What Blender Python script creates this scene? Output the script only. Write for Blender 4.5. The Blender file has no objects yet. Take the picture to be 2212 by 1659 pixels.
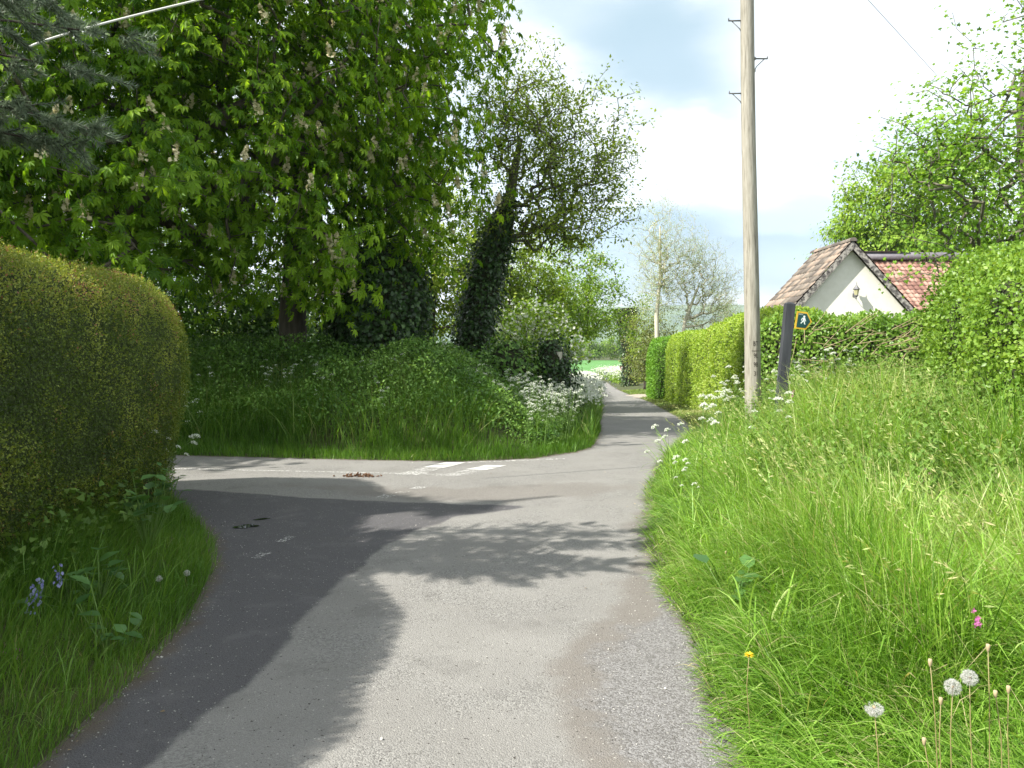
import bpy, math, random
import numpy as np
from mathutils import Vector
from mathutils.geometry import delaunay_2d_cdt

rng = np.random.default_rng(7)
random.seed(7)
scene = bpy.context.scene
COL = scene.collection

# ------------------------------------------------------------------ camera, sky, sun, exposure
EYE = 1.6
cam_d = bpy.data.cameras.new("camera")
cam_d.sensor_width = 36.0
cam_d.lens = 28.0
cam_d.shift_y = -0.036
cam_d.clip_start = 0.05
cam_d.clip_end = 9000
cam = bpy.data.objects.new("camera", cam_d)
COL.objects.link(cam)
cam.location = (0, 0, EYE)
cam.rotation_euler = (math.radians(90), 0, 0)
scene.camera = cam

SUN_EL, SUN_AZ = 43.0, 26.0            # elevation; degrees behind "due left"
to_sun = Vector((-math.cos(math.radians(SUN_AZ)) * math.cos(math.radians(SUN_EL)),
                 -math.sin(math.radians(SUN_AZ)) * math.cos(math.radians(SUN_EL)),
                 math.sin(math.radians(SUN_EL))))
sun_d = bpy.data.lights.new("sun", 'SUN')
sun_d.energy = 4.5
sun_d.angle = math.radians(0.53)
sun_d.color = (1.0, 0.955, 0.87)
sun = bpy.data.objects.new("sun", sun_d)
COL.objects.link(sun)
sun.rotation_euler = (-to_sun).to_track_quat('-Z', 'Y').to_euler()

scene.view_settings.view_transform = 'Standard'
scene.view_settings.look = 'None'
scene.view_settings.exposure = 1.33
scene.view_settings.gamma = 1.0
scene.cycles.max_bounces = 8
scene.cycles.diffuse_bounces = 3
scene.cycles.transmission_bounces = 5
scene.cycles.transparent_max_bounces = 8
scene.cycles.use_denoising = True

PX = 1720.0                             # focal length in units of a 2212-wide picture


def W(x, y, d):
    """point seen at (x, y) of the 2212x1659 picture at depth d"""
    return np.array([(x - 1106.0) / PX * d, d, EYE - (y - 750.0) / PX * d])


class NT:
    def __init__(self, tree):
        self.t = tree
        tree.nodes.clear()

    def n(self, typ, **kw):
        nd = self.t.nodes.new(typ)
        for k, v in kw.items():
            if k.startswith('i_'):
                key = k[2:]
                key = int(key) if key.isdigit() else key.replace('_', ' ')
                nd.inputs[key].default_value = v
            else:
                setattr(nd, k, v)
        return nd

    def l(self, a, b):
        self.t.links.new(a, b)


def ramp(nd, stops):
    cr = nd.color_ramp
    while len(cr.elements) > 1:
        cr.elements.remove(cr.elements[-1])
    cr.elements[0].position = stops[0][0]
    cr.elements[0].color = tuple(stops[0][1]) + (1,)
    for p, c in stops[1:]:
        e = cr.elements.new(p)
        e.color = tuple(c) + (1,)


world = bpy.data.worlds.new("World")
scene.world = world
world.use_nodes = True
nt = NT(world.node_tree)
out = nt.n('ShaderNodeOutputWorld')
bg = nt.n('ShaderNodeBackground')
bg.inputs['Strength'].default_value = 0.135
nt.l(bg.outputs[0], out.inputs[0])
sky = nt.n('ShaderNodeTexSky', sky_type='NISHITA', sun_disc=False)
sky.sun_elevation = math.radians(SUN_EL)
sky.sun_rotation = math.atan2(to_sun.x, to_sun.y)
tc = nt.n('ShaderNodeTexCoord')
# flatten clouds towards the horizon
mp = nt.n('ShaderNodeMapping')
mp.inputs['Scale'].default_value = (1.0, 1.0, 2.6)
nt.l(tc.outputs['Generated'], mp.inputs[0])
wn = nt.n('ShaderNodeTexNoise', i_Scale=3.0, i_Detail=7.0, i_Roughness=0.55)
nt.l(mp.outputs[0], wn.inputs['Vector'])
sub = nt.n('ShaderNodeVectorMath', operation='SUBTRACT')
nt.l(wn.outputs['Color'], sub.inputs[0])
sub.inputs[1].default_value = (0.5, 0.5, 0.5)
scl = nt.n('ShaderNodeVectorMath', operation='SCALE')
nt.l(sub.outputs[0], scl.inputs[0])
scl.inputs['Scale'].default_value = 0.16
wdir = nt.n('ShaderNodeVectorMath', operation='ADD')
nt.l(tc.outputs['Generated'], wdir.inputs[0])
nt.l(scl.outputs[0], wdir.inputs[1])


def sky_blob(x, y, rx, rz, lo=0.55, hi=1.15):
    d = W(x, y, 1.0) - np.array([0, 0, EYE])
    d /= np.linalg.norm(d)
    s = nt.n('ShaderNodeVectorMath', operation='SUBTRACT')
    nt.l(wdir.outputs[0], s.inputs[0])
    s.inputs[1].default_value = tuple(d)
    m = nt.n('ShaderNodeVectorMath', operation='MULTIPLY')
    nt.l(s.outputs[0], m.inputs[0])
    m.inputs[1].default_value = (PX / rx, 1.5, PX / rz)
    ln = nt.n('ShaderNodeVectorMath', operation='LENGTH')
    nt.l(m.outputs[0], ln.inputs[0])
    mr = nt.n('ShaderNodeMapRange', interpolation_type='SMOOTHSTEP')
    nt.l(ln.outputs['Value'], mr.inputs['Value'])
    mr.inputs['From Min'].default_value = lo
    mr.inputs['From Max'].default_value = hi
    mr.inputs['To Min'].default_value = 1.0
    mr.inputs['To Max'].default_value = 0.0
    return mr.outputs[0]


# generic cloud texture: white cloud with grey-blue undersides, a little open sky
cn = nt.n('ShaderNodeTexNoise', i_Scale=2.2, i_Detail=9.0, i_Roughness=0.6)
nt.l(mp.outputs[0], cn.inputs['Vector'])
gr = nt.n('ShaderNodeMapRange', interpolation_type='SMOOTHSTEP')
nt.l(cn.outputs['Fac'], gr.inputs['Value'])
gr.inputs['From Min'].default_value = 0.44
gr.inputs['From Max'].default_value = 0.66
gr.inputs['To Max'].default_value = 0.75
WHITE = (4.1, 4.2, 4.2, 1)
GREY = (1.45, 2.05, 2.35, 1)
m0 = nt.n('ShaderNodeMixRGB')
m0.inputs[1].default_value = WHITE
m0.inputs[2].default_value = (1.9, 2.4, 2.65, 1)
nt.l(gr.outputs[0], m0.inputs[0])
last = m0.outputs[0]
for (x, y, rx, rz, colr, st) in [
        (1470, 120, 270, 150, GREY, 0.95), (1260, 20, 200, 120, GREY, 0.7),
        (1530, 560, 420, 130, (.95, 1.55, 2.1, 1), 1.0), (1760, 460, 240, 45, (2.1, 2.7, 2.95, 1), 0.8),
        (1900, 330, 240, 60, (2.5, 2.85, 3.0, 1), 0.7),
        (1900, 80, 330, 190, WHITE, 0.8), (1480, 330, 230, 50, WHITE, 0.8)]:
    mk_ = sky_blob(x, y, rx, rz)
    k = nt.n('ShaderNodeMath', operation='MULTIPLY')
    nt.l(mk_, k.inputs[0])
    k.inputs[1].default_value = st
    mm = nt.n('ShaderNodeMixRGB')
    nt.l(k.outputs[0], mm.inputs[0])
    nt.l(last, mm.inputs[1])
    mm.inputs[2].default_value = colr
    last = mm.outputs[0]
# some true sky shows through
op = nt.n('ShaderNodeMapRange', interpolation_type='SMOOTHSTEP')
cn2 = nt.n('ShaderNodeTexNoise', i_Scale=1.6, i_Detail=5.0)
nt.l(mp.outputs[0], cn2.inputs['Vector'])
nt.l(cn2.outputs['Fac'], op.inputs['Value'])
op.inputs['From Min'].default_value = 0.5
op.inputs['From Max'].default_value = 0.75
op.inputs['To Min'].default_value = 0.1
op.inputs['To Max'].default_value = 0.35
mf = nt.n('ShaderNodeMixRGB')
nt.l(op.outputs[0], mf.inputs[0])
nt.l(last, mf.inputs[1])
nt.l(sky.outputs[0], mf.inputs[2])
nt.l(mf.outputs[0], bg.inputs[0])


# ------------------------------------------------------------------ noise + mesh helpers
def _hash(ix, iy, iz, seed):
    h = (ix * 374761393 + iy * 668265263 + iz * 2147483647 + seed * 974711) & 0xFFFFFFFF
    h = ((h ^ (h >> 13)) * 1274126177) & 0xFFFFFFFF
    return ((h ^ (h >> 16)) & 0xFFFF) / 65535.0


def vnoise(p, scale=1.0, seed=0):
    p = np.asarray(p, float) * scale
    if p.shape[1] == 2:
        p = np.c_[p, np.zeros(len(p))]
    i = np.floor(p).astype(np.int64)
    f = p - i
    f = f * f * (3 - 2 * f)
    r = 0
    for dx in (0, 1):
        for dy in (0, 1):
            for dz in (0, 1):
                w = (f[:, 0] if dx else 1 - f[:, 0]) * (f[:, 1] if dy else 1 - f[:, 1]) * (f[:, 2] if dz else 1 - f[:, 2])
                r = r + w * _hash(i[:, 0] + dx, i[:, 1] + dy, i[:, 2] + dz, seed)
    return r


def unit(v):
    return v / np.maximum(np.linalg.norm(v, axis=-1, keepdims=True), 1e-9)


def rdir(n):
    return unit(rng.normal(size=(n, 3)))


def mesh(name, chunks, parent=None, smooth=False, loc=None, attrs=None):
    """chunks: (V, F or [F...], material, per-vertex value or None)"""
    Vs, ls, lt, mi, av, mats = [], [], [], [], [], []
    off = 0
    for c in chunks:
        V, F, mat, a = c
        V = np.asarray(V, float)
        if mat not in mats:
            mats.append(mat)
        for f in (F if isinstance(F, list) else [F]):
            f = np.asarray(f, np.int64)
            if len(f) == 0:
                continue
            ls.append((f + off).ravel())
            lt.append(np.full(len(f), f.shape[1]))
            mi.append(np.full(len(f), mats.index(mat)))
        Vs.append(V)
        av.append(np.full(len(V), .5) if a is None else np.broadcast_to(a, (len(V),)))
        off += len(V)
    V = np.concatenate(Vs)
    if loc is not None:
        V = V - np.asarray(loc)
    L = np.concatenate(ls)
    T = np.concatenate(lt)
    M = np.concatenate(mi)
    me = bpy.data.meshes.new(name)
    me.vertices.add(len(V))
    me.vertices.foreach_set('co', V.astype(np.float32).ravel())
    me.loops.add(len(L))
    me.loops.foreach_set('vertex_index', L.astype(np.int32))
    me.polygons.add(len(T))
    me.polygons.foreach_set('loop_start', np.r_[0, np.cumsum(T)[:-1]].astype(np.int32))
    me.polygons.foreach_set('loop_total', T.astype(np.int32))
    me.polygons.foreach_set('material_index', M.astype(np.int32))
    if smooth:
        me.polygons.foreach_set('use_smooth', np.ones(len(T), bool))
    at = me.attributes.new('v', 'FLOAT', 'POINT')
    at.data.foreach_set('value', np.concatenate(av).astype(np.float32))
    for k, arr in (attrs or {}).items():
        a2 = me.attributes.new(k, 'FLOAT', 'POINT')
        a2.data.foreach_set('value', np.asarray(arr, np.float32))
    for m in mats:
        me.materials.append(m)
    me.update(calc_edges=True)
    o = bpy.data.objects.new(name, me)
    COL.objects.link(o)
    if loc is not None and parent is None:
        o.location = loc
    if parent is not None:
        o.parent = parent
        if loc is not None:
            o.location = Vector(loc) - parent.location
        else:
            o.location = -parent.location if parent.parent is None else (0, 0, 0)
    return o


def empty(name, loc, label, cat, group=None):
    o = bpy.data.objects.new(name, None)
    o.empty_display_size = 0.2
    COL.objects.link(o)
    o.location = loc
    tag(o, label, cat, group)
    return o


def tag(o, label=None, cat=None, group=None, kind=None):
    if label:
        o['label'] = label
    if cat:
        o['category'] = cat
    if group:
        o['group'] = group
    if kind:
        o['kind'] = kind
    return o


def inst(pv, pf, R, S, T, val=None):
    """copies of proto (pv, pf) with rotations R (N,3,3), scales S (N,) or (N,3), places T"""
    N = len(T)
    S = np.asarray(S)
    if S.ndim == 1:
        S = S[:, None]
    V = np.einsum('nij,nkj->nki', R, pv[None] * S[:, None, :]) + T[:, None, :]
    F = (pf[None] + (np.arange(N) * len(pv))[:, None, None]).reshape(-1, pf.shape[1])
    a = None if val is None else np.repeat(val, len(pv))
    return V.reshape(-1, 3), F, a


def frames(f, up):
    """columns: x = side, y = f (leaf length), z = leaf normal"""
    f = unit(f)
    x = np.cross(f, up)
    bad = np.linalg.norm(x, axis=1) < 1e-4
    x[bad] = np.cross(f[bad], [1.0, .3, .1])
    x = unit(x)
    z = np.cross(x, f)
    return np.stack([x, f, z], axis=2)


A = np.array
# leaf prototypes: length along +Y, normal +Z
LEAF_V = A([[0, 0, 0], [-.30, .42, .06], [0, 1, -.10], [.30, .42, .06]], float)
LEAF_F = A([[0, 2, 1], [0, 3, 2]])
LONG_V = A([[0, 0, 0], [-.16, .4, .05], [0, 1, -.18], [.16, .4, .05]], float)
OVAL_V = A([[0, 0, 0], [-.28, .22, .05], [-.34, .55, .04], [0, 1, -.12], [.34, .55, .04], [.28, .22, .05], [0, .5, -.02]], float)
OVAL_F = A([[6, 0, 5], [6, 5, 4], [6, 4, 3], [6, 3, 2], [6, 2, 1], [6, 1, 0]])


def palmate():
    V, F = [], []
    for a, s in ((-100, .55), (-55, .8), (-20, 1.0), (20, 1.0), (55, .8), (100, .55)):
        r = math.radians(a)
        d = A([math.sin(r), math.cos(r), 0])
        sd = A([d[1], -d[0], 0])
        o = len(V)
        V += [A([0, 0, 0.]), d * s * .62 - sd * s * .17 + A([0, 0, .02]), d * s + A([0, 0, -.30 * s]), d * s * .62 + sd * s * .17 + A([0, 0, .02])]
        F += [[o, o + 2, o + 1], [o, o + 3, o + 2]]
    return A(V), A(F)


PALM_V, PALM_F = palmate()


def lobed():
    pts = []
    for i, r in enumerate((.0, .55, .45, .85, .55, 1.0, .55, .85, .45, .55)):
        pts.append(None)
    ang = [180, -125, -95, -60, -30, 0, 30, 60, 95, 125]
    rad = [.05, .5, .42, .78, .5, 1.0, .5, .78, .42, .5]
    V = [[math.sin(math.radians(a)) * r * .62, .35 + math.cos(math.radians(a)) * r * .65, -.12 * r * r] for a, r in zip(ang, rad)]
    V.append([0, .35, .03])
    F = [[10, (i + 1) % 10, i] for i in range(10)]
    return A(V, float), A(F)


LOBE_V, LOBE_F = lobed()
IVY_V = A([[0, .1, 0], [-.45, 0, .0], [-.38, .5, .04], [0, 1, -.1], [.38, .5, .04], [.45, 0, 0]], float)
IVY_F = A([[0, 2, 1], [0, 3, 2], [0, 4, 3], [0, 5, 4]])
PET_V = A([[-.5, -.5, 0], [.5, -.5, .1], [.5, .5, 0], [-.5, .5, .1]], float)
PET_F = A([[0, 1, 2, 3]])


def tubes(P0, P1, r0, r1, n=5):
    """separate tapered prisms from P0 to P1"""
    N = len(P0)
    d = unit(P1 - P0)
    ref = np.where(np.abs(d[:, 2:3]) > .8, A([[1., 0, 0]]), A([[0, 0, 1.]]))
    u = unit(np.cross(d, ref))
    w = np.cross(d, u)
    a = np.arange(n) * 2 * math.pi / n
    ring = np.cos(a)[None, :, None] * u[:, None, :] + np.sin(a)[None, :, None] * w[:, None, :]
    ex = d * np.minimum(r0, .3)[:, None] * .35
    A0 = (P0 - ex)[:, None, :] + ring * r0[:, None, None]
    A1 = (P1 + ex * .5)[:, None, :] + ring * r1[:, None, None]
    V = np.concatenate([A0, A1], axis=1)
    k = np.arange(n)
    f = np.stack([k, (k + 1) % n, n + (k + 1) % n, n + k], axis=1)
    F = (f[None] + (np.arange(N) * 2 * n)[:, None, None]).reshape(-1, 4)
    return V.reshape(-1, 3), F


def pipe(pts, rad, n=10, cap=True):
    """one continuous tapered tube through pts"""
    pts = np.asarray(pts, float)
    m = len(pts)
    rad = np.broadcast_to(np.asarray(rad, float), (m,))
    t = unit(np.gradient(pts, axis=0))
    u = np.cross(t[0], [0, 0, 1.0] if abs(t[0][2]) < .9 else [1.0, 0, 0])
    u /= np.linalg.norm(u)
    V = []
    a = np.arange(n) * 2 * math.pi / n
    for i in range(m):
        u = u - t[i] * np.dot(u, t[i])
        u /= np.linalg.norm(u)
        w = np.cross(t[i], u)
        V.append(pts[i] + (np.cos(a)[:, None] * u + np.sin(a)[:, None] * w) * rad[i])
    V = np.concatenate(V)
    F = [[i * n + k, i * n + (k + 1) % n, (i + 1) * n + (k + 1) % n, (i + 1) * n + k] for i in range(m - 1) for k in range(n)]
    Fs = [A(F)]
    if cap:
        Fs.append(A([list(range(n))[::-1], list(range((m - 1) * n, m * n))]))
    return V, Fs


def box(x0, x1, y0, y1, z0, z1):
    V = A([[x, y, z] for x in (x0, x1) for y in (y0, y1) for z in (z0, z1)], float)
    F = A([[0, 1, 3, 2], [4, 6, 7, 5], [0, 4, 5, 1], [2, 3, 7, 6], [0, 2, 6, 4], [1, 5, 7, 3]])
    return V, F


def sample(V, F, n):
    """n random points on quad/tri faces with normals"""
    P = V[F]
    a, b, c = P[:, 0], P[:, 1], P[:, 2]
    d = P[:, 3] if F.shape[1] == 4 else c
    nr = np.cross(c - a, d - b) if F.shape[1] == 4 else np.cross(b - a, c - a)
    ar = np.linalg.norm(nr, axis=1) * .5
    idx = rng.choice(len(F), n, p=ar / ar.sum())
    u, v = rng.random((n, 1)), rng.random((n, 1))
    if F.shape[1] == 4:
        p = (a[idx] * (1 - u) + b[idx] * u) * (1 - v) + (d[idx] * (1 - u) + c[idx] * u) * v
    else:
        s = np.sqrt(u)
        p = a[idx] * (1 - s) + b[idx] * s * (1 - v) + c[idx] * s * v
    return p, unit(nr[idx])


# ------------------------------------------------------------------ materials
def leaf_mat(name, stops, trans=0.45, rough=0.5, tcol=(1.3, 1.25, .55), spec=.35):
    m = bpy.data.materials.new(name)
    m.use_nodes = True
    t = NT(m.node_tree)
    o = t.n('ShaderNodeOutputMaterial')
    at = t.n('ShaderNodeAttribute', attribute_name='v')
    r = t.n('ShaderNodeValToRGB')
    ramp(r, stops)
    t.l(at.outputs['Fac'], r.inputs[0])
    p = t.n('ShaderNodeBsdfPrincipled', i_Roughness=rough)
    p.inputs['Specular IOR Level'].default_value = spec
    t.l(r.outputs[0], p.inputs['Base Color'])
    tr = t.n('ShaderNodeBsdfTranslucent')
    mu = t.n('ShaderNodeMixRGB', blend_type='MULTIPLY')
    mu.inputs[0].default_value = 1
    t.l(r.outputs[0], mu.inputs[1])
    mu.inputs[2].default_value = tuple(tcol) + (1,)
    t.l(mu.outputs[0], tr.inputs[0])
    mx = t.n('ShaderNodeMixShader')
    mx.inputs[0].default_value = trans
    t.l(p.outputs[0], mx.inputs[1])
    t.l(tr.outputs[0], mx.inputs[2])
    t.l(mx.outputs[0], o.inputs[0])
    return m


def noise_mat(name, stops, scale=8.0, rough=.8, stretch=(1, 1, 1), bump=.3, detail=6.0, dist=.01, usev=False, metal=0.0, spec=.3):
    m = bpy.data.materials.new(name)
    m.use_nodes = True
    t = NT(m.node_tree)
    o = t.n('ShaderNodeOutputMaterial')
    tc = t.n('ShaderNodeTexCoord')
    mp = t.n('ShaderNodeMapping')
    mp.inputs['Scale'].default_value = stretch
    t.l(tc.outputs['Object'], mp.inputs[0])
    n = t.n('ShaderNodeTexNoise', i_Scale=scale, i_Detail=detail, i_Roughness=.6)
    t.l(mp.outputs[0], n.inputs['Vector'])
    r = t.n('ShaderNodeValToRGB')
    ramp(r, stops)
    fac = n.outputs['Fac']
    if usev:
        at = t.n('ShaderNodeAttribute', attribute_name='v')
        s = t.n('ShaderNodeMath', operation='SUBTRACT')
        t.l(at.outputs['Fac'], s.inputs[0])
        s.inputs[1].default_value = .5
        ad = t.n('ShaderNodeMath', operation='ADD')
        t.l(s.outputs[0], ad.inputs[0])
        t.l(fac, ad.inputs[1])
        fac = ad.outputs[0]
    t.l(fac, r.inputs[0])
    p = t.n('ShaderNodeBsdfPrincipled', i_Roughness=rough, i_Metallic=metal)
    p.inputs['Specular IOR Level'].default_value = spec
    t.l(r.outputs[0], p.inputs['Base Color'])
    if bump:
        b = t.n('ShaderNodeBump', i_Strength=bump, i_Distance=dist)
        t.l(n.outputs['Fac'], b.inputs['Height'])
        t.l(b.outputs[0], p.inputs['Normal'])
    t.l(p.outputs[0], o.inputs[0])
    return m


M = {}
M['grass'] = leaf_mat('grass_blade', [(0, (.065, .16, .015)), (.4, (.18, .35, .036)), (.75, (.30, .49, .08)), (.93, (.44, .53, .20)), (1, (.52, .46, .25))], .4, .42)
M['grass_left'] = leaf_mat('short_grass_blade', [(0, (.045, .115, .012)), (.5, (.10, .22, .024)), (.95, (.18, .31, .05)), (1, (.3, .33, .12))], .35, .5)
M['lawn'] = leaf_mat('mown_grass', [(0, (.12, .2, .03)), (.6, (.22, .30, .06)), (1, (.36, .36, .14))], .3, .5)
M['nettle'] = leaf_mat('nettle_leaf', [(0, (.05, .10, .015)), (.6, (.11, .21, .03)), (1, (.20, .31, .07))], .3, .6)
M['bramble'] = leaf_mat('bank_leaf', [(0, (.035, .095, .012)), (.6, (.11, .23, .035)), (1, (.24, .39, .09))], .3, .45)
M['chestnut'] = leaf_mat('chestnut_leaf', [(0, (.05, .13, .007)), (.5, (.145, .28, .014)), (1, (.30, .47, .045))], .52, .45, (1.5, 1.45, .35), .2)
M['blossom'] = leaf_mat('chestnut_blossom', [(0, (.50, .44, .26)), (1, (.80, .74, .52))], .3, .7, (1, 1, .8))
M['ivy'] = leaf_mat('ivy_leaf', [(0, (.010, .028, .006)), (.6, (.03, .075, .015)), (1, (.085, .16, .04))], .18, .3)
M['olive'] = leaf_mat('young_oak_leaf', [(0, (.09, .15, .015)), (.5, (.22, .32, .03)), (1, (.36, .44, .07))], .5, .5)
M['bright'] = leaf_mat('bright_leaf', [(0, (.09, .18, .01)), (.5, (.20, .34, .03)), (1, (.34, .47, .07))], .45, .5)
M['yellowgreen'] = leaf_mat('yellow_green_leaf', [(0, (.10, .18, .015)), (.5, (.22, .33, .03)), (1, (.35, .43, .07))], .45, .5)
M['maple'] = leaf_mat('maple_leaf', [(0, (.08, .18, .01)), (.5, (.19, .36, .03)), (1, (.32, .50, .07))], .5, .45)
M['hazel'] = leaf_mat('hedge_leaf', [(0, (.07, .15, .015)), (.5, (.16, .30, .04)), (1, (.33, .45, .10))], .4, .4)
M['thorn'] = leaf_mat('thorn_leaf', [(0, (.055, .13, .012)), (.5, (.16, .29, .03)), (1, (.31, .44, .08))], .4, .4)
M['cypress'] = leaf_mat('cypress_spray', [(0, (.06, .16, .01)), (.5, (.13, .29, .02)), (.9, (.22, .40, .05)), (1, (.3, .12, .08))], .3, .5)
M['beech'] = leaf_mat('beech_leaf', [(0, (.14, .24, .02)), (.5, (.30, .44, .05)), (.92, (.46, .55, .14)), (1, (.38, .20, .14))], .45, .45)
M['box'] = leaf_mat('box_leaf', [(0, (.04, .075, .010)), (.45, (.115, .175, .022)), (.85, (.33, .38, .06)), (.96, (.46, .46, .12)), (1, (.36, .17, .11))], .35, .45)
M['pale'] = leaf_mat('catkin_leaf', [(0, (.24, .31, .13)), (1, (.46, .54, .28))], .4, .6)
M['bronze'] = leaf_mat('bronze_leaf', [(0, (.07, .09, .02)), (.5, (.14, .17, .05)), (1, (.26, .28, .10))], .4, .5)
M['conifer'] = leaf_mat('cedar_needle', [(0, (.08, .12, .07)), (1, (.20, .26, .16))], .2, .5, (1, 1, 1))
M['white_flower'] = leaf_mat('white_flower', [(0, (.62, .66, .50)), (1, (.85, .86, .80))], .3, .7, (1, 1, 1))
M['parsley_green'] = leaf_mat('parsley_stem', [(0, (.10, .20, .04)), (1, (.22, .34, .09))], .3, .5)
M['pink'] = leaf_mat('campion_petal', [(0, (.55, .10, .38)), (1, (.70, .22, .52))], .3, .6, (1, 1, 1))
M['blue'] = leaf_mat('bluebell_petal', [(0, (.22, .22, .55)), (1, (.45, .45, .75))], .3, .6, (1, 1, 1))
M['yellow'] = leaf_mat('dandelion_petal', [(0, (.75, .52, .02)), (1, (.85, .70, .05))], .2, .6, (1, 1, .5))
M['seed'] = leaf_mat('seed_fluff', [(0, (.6, .6, .55)), (1, (.8, .8, .78))], .5, .8, (1, 1, 1))
M['dry'] = leaf_mat('dry_stalk', [(0, (.22, .15, .08)), (1, (.45, .36, .22))], .1, .7)
M['stalk'] = leaf_mat('dandelion_stalk', [(0, (.20, .22, .07)), (1, (.34, .27, .13))], .2, .5)
M['dock'] = leaf_mat('dock_leaf', [(0, (.05, .13, .03)), (1, (.12, .25, .07))], .35, .4)
M['litter'] = leaf_mat('dead_leaf', [(0, (.10, .06, .03)), (.6, (.22, .16, .09)), (1, (.45, .38, .26))], .1, .8)
M['dung'] = noise_mat('dung', [(.3, (.07, .035, .02)), (.7, (.16, .09, .05))], 60, .9, bump=.6)
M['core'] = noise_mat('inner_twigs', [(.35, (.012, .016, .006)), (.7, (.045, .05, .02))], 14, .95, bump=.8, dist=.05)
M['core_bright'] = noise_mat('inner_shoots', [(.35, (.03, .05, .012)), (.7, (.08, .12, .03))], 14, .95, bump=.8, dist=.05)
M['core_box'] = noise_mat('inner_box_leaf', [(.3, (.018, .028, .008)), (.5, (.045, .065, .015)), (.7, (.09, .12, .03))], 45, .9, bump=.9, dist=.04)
M['bark'] = noise_mat('bark', [(.3, (.05, .04, .03)), (.7, (.15, .13, .10))], 9, .9, (1, 1, .18), .9, dist=.03)
M['bark_grey'] = noise_mat('grey_twig_bark', [(.3, (.07, .065, .045)), (.7, (.17, .16, .12))], 9, .9, (1, 1, .18), .6, dist=.02)
M['bark_pale'] = noise_mat('pale_bark', [(.3, (.34, .32, .24)), (.7, (.52, .50, .40))], 7, .8, (1, 1, .3), .4, dist=.02)
M['bark_dark'] = noise_mat('dark_bark', [(.3, (.03, .022, .018)), (.7, (.09, .07, .06))], 9, .9, (1, 1, .18), .9, dist=.03)
M['soil'] = noise_mat('soil', [(.3, (.03, .035, .012)), (.55, (.06, .075, .02)), (.75, (.10, .08, .045))], 2.2, .95, bump=.6, dist=.05)
M['field'] = noise_mat('crop_field', [(.3, (.07, .19, .045)), (.7, (.10, .25, .06))], .35, .9, (1, .2, 1), .2)
M['path'] = noise_mat('gravel_drive', [(.3, (.26, .22, .18)), (.7, (.42, .37, .31))], 6, .95, bump=.3)
M['hill'] = noise_mat('hill_woods', [(.35, (.035, .075, .04)), (.5, (.08, .14, .05)), (.65, (.13, .19, .07))], .006, .95, bump=0)


# ------------------------------------------------------------------ ground heights and road outline
BY = [-60, 12, 15, 20, 32, 43, 60, 80, 95, 110, 150, 240, 600, 1500, 4000]
BZ = [0, 0, -.1, -.35, -1.0, -1.25, -1.75, -2.3, -2.6, -2.85, -2.9, -2.4, -1.0, 6, 30]
R_ED = [(.97, -3), (.93, 1.5), (.91, 3.03), (1.04, 4.23), (1.05, 5.1), (1.22, 6.9), (1.57, 8.9), (2.07, 11), (3.0, 14), (3.9, 17),
        (4.85, 22), (6.3, 32), (6.95, 39.5), (7.7, 51.6), (8.7, 65), (11.4, 95), (11.9, 106), (9, 120), (-30, 133)]
L_ED = [(-30, 129), (7, 116), (9.9, 106), (9.8, 95), (7.0, 65), (5.7, 51.6), (4.35, 39.5), (3.6, 32), (2.4, 22), (1.85, 17), (1.5, 14.5),
        (1.25, 12.9), (.93, 12.1), (.3, 11.45), (-.68, 11.15), (-2.2, 11.3), (-5.35, 11.86), (-14, 13), (-60, 17)]
N_ED = [(-60, 12.2), (-14, 9.9), (-7, 9.3), (-4.6, 9.0), (-3.9, 8.75), (-3.42, 8.1), (-2.6, 6.8), (-2.2, 5.9), (-1.9, 4.6), (-1.82, 3.67), (-1.8, 3.03),
        (-1.78, 1), (-1.85, -3)]
ROAD = A(R_ED + L_ED + N_ED, float)


def densify(P, step=.35):
    out = []
    for i in range(len(P)):
        a, b = P[i], P[(i + 1) % len(P)]
        n = max(1, min(12, int(np.linalg.norm(b - a) / step)))
        for k in range(n):
            q = a + (b - a) * k / n
            out.append(q)
    return A(out)


def sdist(p, poly=ROAD):
    """signed distance to outline, negative inside"""
    p = np.asarray(p, float)
    best = np.full(len(p), 1e18)
    ins = np.zeros(len(p), bool)
    for i in range(len(poly)):
        a, b = poly[i], poly[(i + 1) % len(poly)]
        e = b - a
        w = p - a
        t = np.clip((w @ e) / (e @ e), 0, 1)
        q = w - t[:, None] * e
        best = np.minimum(best, (q ** 2).sum(1))
        c = (a[1] > p[:, 1]) != (b[1] > p[:, 1])
        with np.errstate(divide='ignore', invalid='ignore'):
            xi = a[0] + (p[:, 1] - a[1]) * e[0] / (e[1] if e[1] else 1e-12)
        ins ^= c & (p[:, 0] < xi)
    d = np.sqrt(best)
    return np.where(ins, -d, d)


def sstep(a, b, x):
    t = np.clip((x - a) / (b - a), 0, 1)
    return t * t * (3 - 2 * t)


RX_Y = [p[1] for p in R_ED[:-1]]
RX_X = [p[0] for p in R_ED[:-1]]


def zone(x, y):
    """0 right of lane, 1 near-left corner, 2 bank beyond the junction"""
    xm = np.interp(y, [-3, 9, 14, 32, 52, 95, 120], [0, .5, 2.2, 5, 6.6, 10.5, 9])
    z = np.where(x > xm, 0, np.where(y < 10.6 + np.maximum(0, (-x - 5) * .06), 1, 2))
    return z


def base_z(y):
    return np.interp(y, BY, BZ)


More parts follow.
